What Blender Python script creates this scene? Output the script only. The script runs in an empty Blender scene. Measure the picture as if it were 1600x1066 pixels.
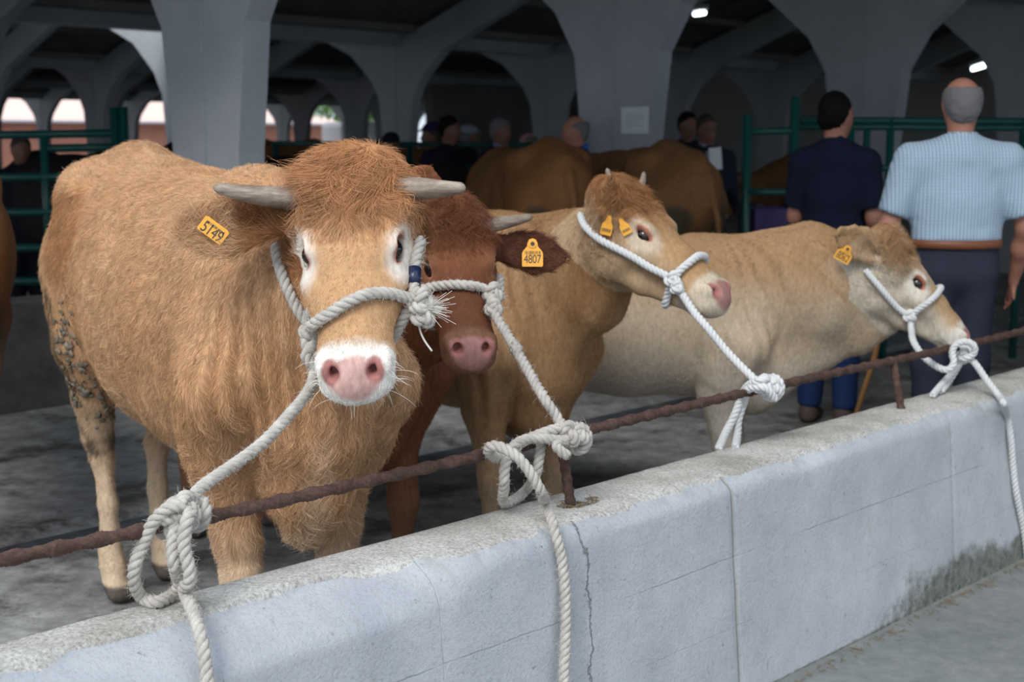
import bpy, math, random
import numpy as np
from mathutils import Vector, Matrix
from mathutils.bvhtree import BVHTree
S = bpy.context.scene
COL = S.collection
# ------------------------------------------------ camera, sky, sun, exposure
EYE = 1.47; FPX = 2222.2; PITCH = math.atan(313/FPX)
cam_d = bpy.data.cameras.new('camera'); cam = bpy.data.objects.new('camera', cam_d); COL.objects.link(cam)
cam.location = (0, 0, EYE); cam.rotation_euler = (math.pi/2-PITCH, 0, 0)
cam_d.lens = 50; cam_d.sensor_width = 36; cam_d.clip_end = 300; cam_d.clip_start = .05
cam_d.dof.use_dof = True; cam_d.dof.focus_distance = 2.95; cam_d.dof.aperture_fstop = 5.0
S.camera = cam
S.view_settings.view_transform = 'Standard'; S.view_settings.look = 'None'
S.view_settings.exposure = 0.36; S.view_settings.gamma = 1; S.view_settings.use_curve_mapping = False
world = bpy.data.worlds.new('overcast_sky'); S.world = world; world.use_nodes = True
wn = world.node_tree.nodes; wl = world.node_tree.links
bg = wn['Background']; bg.inputs['Strength'].default_value = 1.0
_tc = wn.new('ShaderNodeTexCoord'); _sp = wn.new('ShaderNodeSeparateXYZ'); _cr = wn.new('ShaderNodeValToRGB')
wl.new(_tc.outputs['Generated'], _sp.inputs[0]); wl.new(_sp.outputs['Z'], _cr.inputs[0]); wl.new(_cr.outputs[0], bg.inputs['Color'])
_cr.color_ramp.elements[0].color = (.62, .70, .80, 1); _cr.color_ramp.elements[0].position = 0
_cr.color_ramp.elements[1].color = (1.0, 1.08, 1.2, 1); _cr.color_ramp.elements[1].position = .6
sun_d = bpy.data.lights.new('sun', 'SUN'); sun = bpy.data.objects.new('sun', sun_d); COL.objects.link(sun)
sun_d.energy = 1.6; sun_d.angle = math.radians(25); sun_d.color = (1, .97, .92)
sun.rotation_euler = (math.radians(40), math.radians(-22), 0)      # high, from behind the photographer's left shoulder
# ------------------------------------------------ helpers
Lv = np.array([.683, .730, 0.]); Tv = np.array([.730, -.683, 0.])
def LT(l, t, z=0.): return Lv*l + Tv*t + np.array([0, 0, z])
def ray(px, py):
    u = (px-800)/FPX; v = (533-py)/FPX; c, s = math.cos(PITCH), math.sin(PITCH)
    return np.array([u, c+v*s, -s+v*c])
def P(px, py, d):
    r = ray(px, py); return np.array([0, 0, EYE]) + r*(d/r[1])
def PZ(px, py, z):
    r = ray(px, py); return np.array([0, 0, EYE]) + r*((z-EYE)/r[2])
def PT(px, py, t):                      # where the line of sight meets the vertical plane T = t
    r = ray(px, py); k = t/(r @ Tv); return np.array([0, 0, EYE]) + r*k
def PL(px, py, l):                      # ... the vertical plane L = l
    r = ray(px, py); k = l/(r @ Lv); return np.array([0, 0, EYE]) + r*k
def tag(o, label=None, cat=None, group=None, kind=None):
    if label: o['label'] = label
    if cat: o['category'] = cat
    if group: o['group'] = group
    if kind: o['kind'] = kind
    return o
def empty(name, loc=(0, 0, 0), rz=0., **k):
    o = bpy.data.objects.new(name, None); COL.objects.link(o); o.location = loc; o.rotation_euler = (0, 0, rz)
    o.empty_display_size = .05
    return tag(o, **k)
def mesh_obj(name, V, Fc, mat, parent=None, smooth=True, cols=None):
    me = bpy.data.meshes.new(name)
    V = np.asarray(V, dtype=np.float32)
    if isinstance(Fc, np.ndarray) and Fc.ndim == 2:
        n, k = Fc.shape
        me.vertices.add(len(V)); me.vertices.foreach_set('co', V.ravel())
        me.loops.add(n*k); me.loops.foreach_set('vertex_index', Fc.astype(np.int32).ravel())
        me.polygons.add(n); me.polygons.foreach_set('loop_start', np.arange(0, n*k, k, dtype=np.int32))
        me.update(calc_edges=True)
    else:
        me.from_pydata([tuple(v) for v in V.tolist()], [], [tuple(int(i) for i in f) for f in Fc])
    if smooth: me.polygons.foreach_set('use_smooth', np.ones(len(me.polygons), dtype=bool))
    me.validate()
    if cols is not None:
        a = me.attributes.new('Col', 'FLOAT_COLOR', 'POINT')
        c = np.ones((len(V), 4), dtype=np.float32); c[:, :3] = cols; a.data.foreach_set('color', c.ravel())
    o = bpy.data.objects.new(name, me); COL.objects.link(o)
    if mat: me.materials.append(mat)
    if parent:
        o.parent = parent
    return o
class MB:
    def __init__(s): s.v = []; s.f = []
    def add(s, V, Fc):
        n = len(s.v); s.v += [tuple(map(float, v)) for v in V]; s.f += [tuple(int(i)+n for i in f) for f in Fc]; return s
    def box(s, c, e, ax=None, bev=0.):
        """c centre, e half sizes, ax three axis vectors"""
        if ax is None: ax = np.eye(3)
        c = np.asarray(c, float); ax = np.asarray(ax, float); b = min(bev, min(e)*.9)
        if b <= 0:
            V = [c + ax[0]*e[0]*i + ax[1]*e[1]*j + ax[2]*e[2]*k for i in (-1, 1) for j in (-1, 1) for k in (-1, 1)]
            return s.add(V, [(0, 1, 3, 2), (4, 6, 7, 5), (0, 4, 5, 1), (2, 3, 7, 6), (0, 2, 6, 4), (1, 5, 7, 3)])
        V = []; idx = {}
        for i in (-1, 1):
            for j in (-1, 1):
                for k in (-1, 1):
                    for a in range(3):
                        q = np.array([i*(e[0]-b), j*(e[1]-b), k*(e[2]-b)]); q[a] += (i, j, k)[a]*b
                        idx[(i, j, k, a)] = len(V); V.append(c + ax[0]*q[0] + ax[1]*q[1] + ax[2]*q[2])
        Fc = []
        for a in range(3):
            u, w = [(1, 2), (2, 0), (0, 1)][a]
            for sg in (-1, 1):
                ring = []
                for (x, y) in [(-1, -1), (1, -1), (1, 1), (-1, 1)]:
                    t = [0, 0, 0]; t[a] = sg; t[u] = x; t[w] = y; ring.append(idx[(t[0], t[1], t[2], a)])
                Fc.append(ring if sg > 0 else ring[::-1])
        for a in range(3):
            u, w = [(1, 2), (2, 0), (0, 1)][a]
            for x in (-1, 1):
                for y in (-1, 1):
                    t0 = [0]*3; t0[u] = x; t0[w] = y; t1 = list(t0); t0[a] = -1; t1[a] = 1
                    Fc.append([idx[(*t0, u)], idx[(*t1, u)], idx[(*t1, w)], idx[(*t0, w)]])
        for i in (-1, 1):
            for j in (-1, 1):
                for k in (-1, 1): Fc.append([idx[(i, j, k, a)] for a in range(3)])
        return s.add(V, Fc)
    def tube(s, pts, r, n=10, closed=False, cap=True):
        V, Fc = tube_geo(pts, r, n, cap); return s.add(V, Fc)
    def prism(s, poly, o, u, v, w, th):
        """polygon in the u,v plane at o, extruded +-th/2 along w"""
        n = len(poly); o = np.asarray(o, float)
        V = [o+u*a+v*b-w*th/2 for a, b in poly] + [o+u*a+v*b+w*th/2 for a, b in poly]
        Fc = [tuple(range(n))[::-1], tuple(range(n, 2*n))] + [(i, (i+1) % n, n+(i+1) % n, n+i) for i in range(n)]
        return s.add(V, Fc)
    def obj(s, name, mat, parent=None, smooth=False):
        o = mesh_obj(name, np.array(s.v), s.f, mat, parent, smooth)
        import bmesh
        bm = bmesh.new(); bm.from_mesh(o.data); bmesh.ops.recalc_face_normals(bm, faces=bm.faces); bm.to_mesh(o.data); bm.free()
        return o
def frames(pts):
    pts = np.asarray(pts, float); t = np.gradient(pts, axis=0); t /= np.linalg.norm(t, axis=1)[:, None]+1e-12
    n0 = np.cross(t[0], [0, 0, 1.]);
    if np.linalg.norm(n0) < .2: n0 = np.cross(t[0], [1., 0, 0])
    n0 /= np.linalg.norm(n0); N = [n0]
    for i in range(1, len(pts)):
        n = N[-1] - t[i]*(N[-1] @ t[i]); n /= np.linalg.norm(n)+1e-12; N.append(n)
    N = np.array(N); return t, N, np.cross(t, N)
def tube_geo(pts, r, n=10, cap=True):
    pts = np.asarray(pts, float); m = len(pts); t, N, B = frames(pts)
    r = np.broadcast_to(np.asarray(r, float), (m,)); a = np.arange(n)*2*math.pi/n
    V = (pts[:, None, :] + r[:, None, None]*(np.cos(a)[None, :, None]*N[:, None, :] + np.sin(a)[None, :, None]*B[:, None, :])).reshape(-1, 3)
    Fc = [(i*n+j, i*n+(j+1) % n, (i+1)*n+(j+1) % n, (i+1)*n+j) for i in range(m-1) for j in range(n)]
    if cap: Fc += [tuple(range(n))[::-1], tuple((m-1)*n+j for j in range(n))]
    return V, Fc
def spline(ctrl, step=.01):
    """Catmull-Rom through control points, resampled evenly"""
    c = np.asarray(ctrl, float)
    if len(c) == 2: c = np.array([c[0], (c[0]+c[1])/2, c[1]])
    c = np.vstack([2*c[0]-c[1], c, 2*c[-1]-c[-2]]); out = []
    for i in range(1, len(c)-2):
        t = np.linspace(0, 1, 24, endpoint=False)[:, None]; p0, p1, p2, p3 = c[i-1:i+3]
        # centripetal-ish tangents
        d = np.linalg.norm(p2-p1)+1e-9; d0 = np.linalg.norm(p1-p0)+1e-9; d2 = np.linalg.norm(p3-p2)+1e-9
        m1 = (p2-p0)/(d+d0)*d; m2 = (p3-p1)/(d+d2)*d
        out.append((2*t**3-3*t**2+1)*p1 + (t**3-2*t**2+t)*m1 + (-2*t**3+3*t**2)*p2 + (t**3-t**2)*m2)
    q = np.vstack(out+[c[-2][None]]); s = np.r_[0, np.cumsum(np.linalg.norm(np.diff(q, axis=0), axis=1))]
    n = max(3, int(s[-1]/step)+1); u = np.linspace(0, s[-1], n)
    return np.stack([np.interp(u, s, q[:, k]) for k in range(3)], 1)
# value noise in numpy
def _hash(i, j, k, s):
    h = (i.astype(np.int64)*374761393 + j.astype(np.int64)*668265263 + k.astype(np.int64)*2147483647 + s*974634777) & 0xffffffff
    h = ((h ^ (h >> 13))*1274126177) & 0xffffffff
    h = ((h ^ (h >> 16))*2246822519) & 0xffffffff
    return ((h ^ (h >> 15)) & 0xffff).astype(np.float64)/65535.
def noise(p, f=1., seed=0):
    q = np.asarray(p, float)*f; i = np.floor(q).astype(np.int64); w = q-i; w = w*w*(3-2*w); r = 0
    for a in (0, 1):
        for b in (0, 1):
            for c in (0, 1):
                wt = (w[:, 0] if a else 1-w[:, 0])*(w[:, 1] if b else 1-w[:, 1])*(w[:, 2] if c else 1-w[:, 2])
                r = r + wt*_hash(i[:, 0]+a, i[:, 1]+b, i[:, 2]+c, seed)
    return r*2-1
def sstep(a, b, x):
    t = np.clip((x-a)/(b-a), 0, 1); return t*t*(3-2*t)
# ------------------------------------------------ materials
def mat(name, col=(.5, .5, .5), rough=.7, metal=0., spec=.5):
    m = bpy.data.materials.new(name); m.use_nodes = True; b = m.node_tree.nodes['Principled BSDF']
    b.inputs['Base Color'].default_value = (*col, 1); b.inputs['Roughness'].default_value = rough
    b.inputs['Metallic'].default_value = metal; b.inputs['Specular IOR Level'].default_value = spec
    return m
def nz(m, scale, detail=6, rough=.6, coord='Object', stretch=None, kind='NOISE'):
    nt = m.node_tree; tc = nt.nodes.new('ShaderNodeTexCoord')
    n = nt.nodes.new('ShaderNodeTexNoise' if kind == 'NOISE' else 'ShaderNodeTexVoronoi')
    n.inputs['Scale'].default_value = scale
    if kind == 'NOISE': n.inputs['Detail'].default_value = detail; n.inputs['Roughness'].default_value = rough
    mp = nt.nodes.new('ShaderNodeMapping'); nt.links.new(tc.outputs[coord], mp.inputs[0]); nt.links.new(mp.outputs[0], n.inputs['Vector'])
    if stretch: mp.inputs['Scale'].default_value = stretch
    return n.outputs[0]
def ramp(m, sock, stops):
    r = m.node_tree.nodes.new('ShaderNodeValToRGB'); m.node_tree.links.new(sock, r.inputs[0]); e = r.color_ramp.elements
    while len(e) < len(stops): e.new(.5)
    for i, (p, c) in enumerate(stops): e[i].position = p; e[i].color = (*c, 1) if len(c) == 3 else c
    return r.outputs[0]
def mixc(m, fac, a, b, mode='MIX'):
    x = m.node_tree.nodes.new('ShaderNodeMix'); x.data_type = 'RGBA'; x.blend_type = mode; lk = m.node_tree.links
    for sock, val in ((x.inputs[0], fac), (x.inputs[6], a), (x.inputs[7], b)):
        if isinstance(val, bpy.types.NodeSocket): lk.new(val, sock)
        elif isinstance(val, (int, float)): sock.default_value = val
        else: sock.default_value = (*val, 1)
    return x.outputs[2]
def bump(m, sock, strength=.3, dist=.01, chain=None):
    b = m.node_tree.nodes.new('ShaderNodeBump'); b.inputs['Strength'].default_value = strength; b.inputs['Distance'].default_value = dist
    m.node_tree.links.new(sock, b.inputs['Height'])
    if chain is not None: m.node_tree.links.new(chain, b.inputs['Normal'])
    m.node_tree.links.new(b.outputs[0], m.node_tree.nodes['Principled BSDF'].inputs['Normal']); return b.outputs[0]
def setc(m, sock, inp='Base Color'): m.node_tree.links.new(sock, m.node_tree.nodes['Principled BSDF'].inputs[inp])
def math_(m, op, a, b=0.):
    n = m.node_tree.nodes.new('ShaderNodeMath'); n.operation = op
    for s, v in ((n.inputs[0], a), (n.inputs[1], b)):
        if isinstance(v, bpy.types.NodeSocket): m.node_tree.links.new(v, s)
        else: s.default_value = v
    return n.outputs[0]
def attr(m, name='Col'):
    a = m.node_tree.nodes.new('ShaderNodeAttribute'); a.attribute_name = name; return a.outputs['Color']
def attrf(m, name):
    a = m.node_tree.nodes.new('ShaderNodeAttribute'); a.attribute_name = name; return a.outputs['Fac']
# ================================================= THE SETTING
AX_LT = [Lv, Tv, np.array([0, 0, 1.])]
M_conc = mat('painted_concrete', (.6, .62, .65), .85)
_n1 = nz(M_conc, 1.3, 8, .65); _n2 = nz(M_conc, 60, 5, .7)
setc(M_conc, mixc(M_conc, ramp(M_conc, _n2, [(.3, (.82, .82, .82)), (.7, (1, 1, 1))]), (0, 0, 0), ramp(M_conc, _n1, [(.3, (.36, .39, .42)), (.7, (.46, .49, .52))])))
bump(M_conc, _n2, .25, .006)
M_floor = mat('barn_floor', (.2, .2, .2), .75)
_a = nz(M_floor, .9, 9, .7); _b = nz(M_floor, 9, 8, .75); _c = nz(M_floor, 2.3, 6, .8)
_base = ramp(M_floor, _b, [(.28, (.15, .152, .15)), (.5, (.32, .325, .32)), (.72, (.54, .55, .54))])
_dirt = ramp(M_floor, _c, [(.50, (1, 1, 1)), (.62, (.35, .34, .31))])
_wet = ramp(M_floor, _a, [(.35, (.58, .59, .62)), (.6, (1, 1, 1))])
setc(M_floor, mixc(M_floor, 1., mixc(M_floor, 1., _base, _dirt, 'MULTIPLY'), _wet, 'MULTIPLY'))
setc(M_floor, ramp(M_floor, _a, [(.35, (.45, .45, .45)), (.6, (.85, .85, .85))]), 'Roughness')
bump(M_floor, _b, .5, .01)
M_yard = mat('yard_concrete', (.2, .2, .2), .8)
_b = nz(M_yard, 14, 10, .75); _c = nz(M_yard, 1.2, 6, .6)
setc(M_yard, mixc(M_yard, 1., ramp(M_yard, _b, [(.3, (.17, .185, .185)), (.7, (.30, .315, .31))]), ramp(M_yard, _c, [(.3, (.7, .72, .72)), (.7, (1, 1, 1))]), 'MULTIPLY'))
bump(M_yard, _b, .3, .004)
M_roof = mat('corrugated_roof', (.05, .052, .05), .8)
setc(M_roof, ramp(M_roof, nz(M_roof, 3, 5), [(.3, (.09, .088, .075)), (.7, (.16, .15, .13))]))
M_back = mat('old_plaster', (.3, .29, .27), .9)
setc(M_back, ramp(M_back, nz(M_back, .7, 7), [(.3, (.17, .165, .155)), (.7, (.26, .255, .24))]))
M_brick = mat('red_brick', (.4, .15, .1), .85)
_br = M_brick.node_tree.nodes.new('ShaderNodeTexBrick'); _br.inputs['Scale'].default_value = 4
_br.inputs['Color1'].default_value = (.36, .12, .07, 1); _br.inputs['Color2'].default_value = (.28, .09, .06, 1); _br.inputs['Mortar'].default_value = (.4, .3, .26, 1)
_m = M_brick.node_tree.nodes.new('ShaderNodeMapping'); _m.inputs['Rotation'].default_value = (math.pi/2, 0, 0); _t = M_brick.node_tree.nodes.new('ShaderNodeTexCoord')
M_brick.node_tree.links.new(_t.outputs['Object'], _m.inputs[0]); M_brick.node_tree.links.new(_m.outputs[0], _br.inputs['Vector']); setc(M_brick, _br.outputs[0])
M_tile = mat('clay_tiles', (.75, .55, .48), .8)
# floor (inside), yard (camera side)
def flat(name, l0, l1, t0, t1, z, m):
    V = [LT(l0, t0, z), LT(l1, t0, z), LT(l1, t1, z), LT(l0, t1, z)]
    o = mesh_obj(name, V, [(0, 1, 2, 3)], m, None, False); o['kind'] = 'structure'; return o
def local_lt(name, mb, m, smooth=False, kind='structure'):
    """mesh given in L,T,Z coordinates, object rotated into place"""
    o = mb.obj(name, m, None, smooth)
    o.matrix_world = Matrix(((Lv[0], Tv[0], 0, 0), (Lv[1], Tv[1], 0, 0), (0, 0, -1 if 0 else 1, 0), (0, 0, 0, 1)))
    if kind: o['kind'] = kind
    return o
# the drain channel is a real groove in the floor: floor in three strips
def strip_floor():
    mb = MB()
    prof = [(-50, 0), (-4.97, 0), (-4.93, -.012), (-4.86, -.028), (-4.78, -.028), (-4.72, -.010), (-4.69, 0), (-2.2, 0)]
    Ls = np.linspace(-14, 46, 61); V = [LT(l, t, z) for l in Ls for t, z in prof]; n = len(prof)
    mb.add(V, [(i*n+j, (i+1)*n+j, (i+1)*n+j+1, i*n+j+1) for i in range(len(Ls)-1) for j in range(n-1)])
    o = mb.obj('floor', M_floor); o['kind'] = 'structure'
strip_floor()
M_drain = mat('wet_drain_sludge', (.05, .06, .075), .35); setc(M_drain, ramp(M_drain, nz(M_drain, 7, 6, .7), [(.35, (.035, .042, .055)), (.7, (.12, .135, .15))]))
flat('trim_0', -14, 46, -4.905, -4.755, -.0235, M_drain)
flat('ground_yard', -14, 46, -2.2, 14, .0, M_yard)['kind'] = 'structure'
M_outside = mat('outside_paving', (.45, .44, .42), .9)
flat('ground_outside', -80, 90, -50, -120, -.02, M_outside)
flat('ground_beyond', -80, -14, -50, 14, -.02, M_outside)
flat('ground_far_end', 46, 90, -50, 14, -.02, M_outside)

# ---------------- low tethering wall in front
def front_wall():
    """rough cast wall: outer and top face from a dense profile swept along L"""
    Lr = np.arange(-1.2, 9.0, .0125)
    prof = []   # (t, z, kind)  from outer foot up, over the top, down the inner side
    for z in np.r_[0:.575:.0125]: prof.append((-2.02-.045*z/.575, z, 0))
    prof += [(-2.068, .582, 1), (-2.074, .591, 1), (-2.084, .597, 2)]
    for t in np.arange(-2.095, -2.275, -.0125): prof.append((t, .600, 3))
    prof += [(-2.281, .597, 2), (-2.29, .590, 1), (-2.296, .575, 0), (-2.30, .4, 0), (-2.31, .2, 0), (-2.32, 0, 0)]
    n = len(prof); pf = np.array(prof)
    A, B = np.meshgrid(Lr, np.arange(n), indexing='ij')
    t = pf[B.astype(int), 0].copy(); z = pf[B.astype(int), 1].copy(); k = pf[B.astype(int), 2]
    # the top front edge is worn back on the left stretch
    worn = 1-sstep(1.75, 2.15, A)
    q = np.stack([A.ravel(), t.ravel()*1.0, z.ravel()], 1)
    nA = (noise(q, 9, 1)*.5+noise(q, 22, 2)*.35+noise(q, 60, 3)*.25).reshape(A.shape)
    nB = (noise(q, 3, 4)).reshape(A.shape)
    top = (z > .56)
    edge = np.exp(-((t+2.075)/.035)**2)*np.exp(-((z-.598)/.03)**2)
    t = t - worn*.085*sstep(.50, .60, z)*np.clip((t+2.30)/.22, 0, 1)
    t = t - edge*(.010+.012*nA); z = z - edge*(.010+.014*np.abs(nA)+.006*nB)
    z = z + np.where(k == 3, .0035*nA+.004*nB, 0)
    front = (k == 0) & (t > -2.2)
    t = t + np.where(front, .0018*nA+.003*nB, 0)
    for L0, w, dp in ((3.05, .009, .005), (4.30, .009, .004)):           # vertical joints
        t = t + np.where(front, -dp*np.exp(-((A-L0-.003*nB)/w)**2), 0)
    crackx = 2.44+.02*np.interp(z, [0, .1, .2, .3, .4, .5, .6], [.3, -.5, .2, -.6, .5, -.2, .6])+.004*nA
    t = t + np.where(front, -.002*np.exp(-((A-crackx)/.0085)**2), 0)
    # hollow round the rail post at L 2.56
    for Lp, Tp, rl, rt, dp in ((2.575, -2.19, .075, .042, .026),):
        z = z - np.where(k == 3, dp*np.clip(1.35*(1-((A-Lp)/rl)**2-((t-Tp)/rt)**2), 0, 1), 0)
    V = A.ravel()[:, None]*Lv + t.ravel()[:, None]*Tv + z.ravel()[:, None]*np.array([0, 0, 1.])
    m = len(Lr); i, j = np.meshgrid(np.arange(m-1), np.arange(n-1), indexing='ij'); i = i.ravel(); j = j.ravel()
    Fc = np.stack([i*n+j, (i+1)*n+j, (i+1)*n+j+1, i*n+j+1], 1)
    # attributes: how far the paint has gone (top), damp dirt at the foot on the right
    nn = noise(np.stack([A.ravel(), t.ravel(), z.ravel()], 1), 14, 8).reshape(A.shape)
    bare = np.clip(sstep(.580, .597, z+.010*nn), 0, 1)
    foot = np.clip(sstep(3.3, 4.4, A)*(1-sstep(.02, .17, z+.05*nn+.04*nB))*(z < .4), 0, 1)
    foot = np.maximum(foot, (1-sstep(.0, .016, z))*.8)
    cr = np.zeros_like(z)
    cols = np.stack([bare.ravel(), foot.ravel(), cr.ravel()], 1)
    m_ = mat('whitewashed_cast_wall', (.7, .73, .77), .8)
    a = attr(m_); sp = m_.node_tree.nodes.new('ShaderNodeSeparateColor'); m_.node_tree.links.new(a, sp.inputs[0])
    n1 = nz(m_, 5, 8, .6); n2 = nz(m_, 120, 6, .8); n3 = nz(m_, 2.2, 5, .6, stretch=(1, 1, .35)); vo = nz(m_, 210, kind='VORONOI')
    paint = mixc(m_, 1., ramp(m_, n1, [(.3, (.52, .555, .605)), (.7, (.66, .69, .725))]), ramp(m_, n3, [(.35, (.86, .87, .88)), (.65, (1, 1, 1))]), 'MULTIPLY')
    paint = mixc(m_, 1., paint, ramp(m_, nz(m_, 38, 4, .7), [(.27, (.55, .52, .48)), (.36, (1, 1, 1))]), 'MULTIPLY')
    stone = mixc(m_, 1., ramp(m_, n2, [(.30, (.16, .155, .14)), (.44, (.56, .55, .52)), (.60, (.86, .85, .82))]), ramp(m_, nz(m_, 4, 7, .7), [(.35, (.62, .61, .57)), (.6, (1, 1, 1))]), 'MULTIPLY')
    stone = mixc(m_, ramp(m_, nz(m_, 55, 3, .6), [(.67, (0, 0, 0)), (.72, (1, 1, 1))]), stone, (.80, .81, .80))
    nt = m_.node_tree; geo = nt.nodes.new('ShaderNodeNewGeometry'); sx = nt.nodes.new('ShaderNodeSeparateXYZ'); nt.links.new(geo.outputs['Position'], sx.inputs[0])
    M = lambda op, a, b=0.: math_(m_, op, a, b)
    Lc = M('ADD', M('MULTIPLY', sx.outputs[0], .683), M('MULTIPLY', sx.outputs[1], .730)); zc = sx.outputs[2]
    nw = M('SUBTRACT', nz(m_, 9, 5, .7), .5); nw2 = M('SUBTRACT', nz(m_, 70, 5, .8), .5); nb = nz(m_, 3, 3, .6); nlo = M('SUBTRACT', nz(m_, 2.5, 2, .5), .5)
    def line(coord, at, w, wob, wob2=.004):
        d = M('ABSOLUTE', M('ADD', M('SUBTRACT', coord, at), M('ADD', M('MULTIPLY', nw, wob), M('MULTIPLY', nw2, wob2)))); return M('MAXIMUM', M('SUBTRACT', 1., M('DIVIDE', d, w)), 0.)
    edge = ramp(m_, M('ADD', sp.outputs[0], M('MULTIPLY', nw2, .9)), [(.40, (0, 0, 0)), (.52, (1, 1, 1))])
    paint = mixc(m_, 1., paint, ramp(m_, n2, [(.33, (.80, .80, .80)), (.5, (1, 1, 1))]), 'MULTIPLY')
    c = mixc(m_, edge, paint, stone)
    dirt = mixc(m_, ramp(m_, nz(m_, 30, 6, .8), [(.35, (0, 0, 0)), (.6, (1, 1, 1))]), (.09, .09, .07), (.26, .27, .25))
    damp = ramp(m_, M('ADD', sp.outputs[1], M('MULTIPLY', M('SUBTRACT', nz(m_, 26, 6, .8), .5), 1.1)), [(.35, (0, 0, 0)), (.75, (1, 1, 1))])
    c = mixc(m_, damp, c, dirt)
    sc1 = mixc(m_, ramp(m_, nz(m_, 16, 3, .5, stretch=(1, 1, .12)), [(.63, (0, 0, 0)), (.72, (.35, .35, .35))]), c, (.42, .42, .38)); c = sc1
    day = line(zc, .385, .0030, .012); day2 = line(zc, .20, .0022, .02); crack = line(Lc, 2.45, .0045, .10, .016); jt = line(Lc, 3.05, .0045, .006); jt2 = line(Lc, 1.98, .003, .01); jt3 = line(Lc, 4.30, .0035, .008)
    stain = line(Lc, 3.052, .009, .008)
    brk = ramp(m_, nb, [(.42, (0, 0, 0)), (.55, (1, 1, 1))]); front_ = M('LESS_THAN', zc, .592)
    dk = M('MULTIPLY', M('MINIMUM', M('ADD', M('ADD', M('MULTIPLY', M('MULTIPLY', day, .30), brk), M('MULTIPLY', M('MULTIPLY', day2, .15), brk)), M('ADD', M('MULTIPLY', crack, .8), M('ADD', M('MULTIPLY', jt, .55), M('MULTIPLY', M('ADD', jt2, jt3), .2)))), 1.), front_)
    c = mixc(m_, M('MULTIPLY', M('MULTIPLY', stain, .55), M('MULTIPLY', front_, brk)), c, (.36, .33, .25)); c = mixc(m_, dk, c, (.20, .20, .19))
    setc(m_, c); b1 = bump(m_, n2, .9, .005); b2 = bump(m_, nz(m_, 45, 5, .6), .5, .007, b1); bump(m_, M('SUBTRACT', 1., dk), .8, .006, b2)
    o = mesh_obj('wall_front', V, Fc, m_, None, True, cols); o['kind'] = 'structure'
    return o
front_wall_o = front_wall()
# debris in the hollow
M_straw = mat('straw', (.20, .15, .09), .9)
def debris():
    rg = np.random.default_rng(4); mb = MB()
    for i in range(70):
        a = rg.random()*6.28; r = math.sqrt(rg.random()); c = LT(2.575+.066*r*math.cos(a), -2.19+.036*r*math.sin(a), .582+rg.random()*.008+.012*r*r)
        d = np.array([rg.normal(), rg.normal(), rg.normal()*.2]); d /= np.linalg.norm(d); l = .008+.02*rg.random()
        mb.tube([c-d*l/2, c+[0, 0, .002*rg.random()], c+d*l/2], .0009+.0006*rg.random(), 4)
    tag(mb.obj('straw_litter', M_straw), 'dry straw bits and dirt in the hollow round the rusty rail post', 'straw', None, 'stuff')
    mb = MB()
    for i in range(160):      # strip of litter along the foot of the wall
        l = 3.25+rg.random()*1.8; t = -2.005+abs(rg.normal())*.02; c = LT(l, t+.008, .004); d = np.array([rg.normal(), rg.normal(), rg.normal()*.12]); d /= np.linalg.norm(d); s = .006+.03*rg.random()**2
        mb.tube([c-d*s/2, c+[0, 0, .002], c+d*s/2], .0012, 4)
    tag(mb.obj('straw_litter', M_straw), 'brown litter strewn along the foot of the white wall on the yard side', 'litter', None, 'stuff')
debris()
# ---------------- low wall at the column row, darker than the frames
mb = MB(); mb.box((1.2, -7.30, .3), (4.6, .11, .31), bev=.015); M_manger = mat('dark_concrete', (.09, .09, .085), .9); setc(M_manger, ramp(M_manger, nz(M_manger, 5, 7, .7), [(.3, (.045, .047, .047)), (.7, (.12, .12, .115))])); local_lt('wall_back_manger', mb, M_manger)
# ---------------- frames: twin columns with sloping arms
half = [(.27, 0), (.31, 1.4), (.39, 2.1), (.58, 2.42), (1.08, 2.84), (5.08, 4.40)]
def frame_mb(Lc, Tc, th=.17, sides=(-1, 1), stem=1.):
    mbs = []
    for sgn in sides:
        mb = MB(); poly = [(0.004*sgn, 0)] + [(sgn*x*(stem if zz < 2.9 else 1), zz) for x, zz in half] + [(sgn*5.08, 4.83), (0.004*sgn, 3.0)]
        mb.prism(poly, LT(Lc, Tc), Tv, np.array([0, 0, 1.]), Lv, th)
        mbs.append(mb)
    return mbs
ROWS = [-6.66, -16.9, -27.1, -37.3, -47.5]; BAY = 3.58; L0 = 4.72
trim_i = 0
def put_frame(L, T_, sides=(-1, 1)):
    """one concrete frame unit = one structural thing with its two halves"""
    global trim_i
    trim_i += 1
    mb = MB()
    for m_ in frame_mb(L, T_, sides=sides): mb.add(m_.v, m_.f)
    # recessed panel edge line: a shallow raised fillet along both faces of the stem
    for s in (-1, 1):
        mb.prism([(-.012, 0), (.012, 0), (.012, 2.95), (-.012, 2.95)], LT(L-.09*s, T_), Tv, np.array([0, 0, 1.]), Lv, .012)
    o = mb.obj('trim_%d' % trim_i, M_conc); o['kind'] = 'structure'
    return o
for k in range(-2, 8): put_frame(L0+BAY*k, ROWS[0])
for k in range(0, 8): put_frame(L0+BAY*k-(.45 if k == 2 else 0), ROWS[1])
for k in (1.2, 2.5, 3.2, 4.2, 5.2): put_frame(L0+BAY*k, ROWS[2])
for k in range(3, 11): put_frame(L0+BAY*k, ROWS[3])
for k in range(5, 13): put_frame(L0+BAY*k, ROWS[4])
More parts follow.
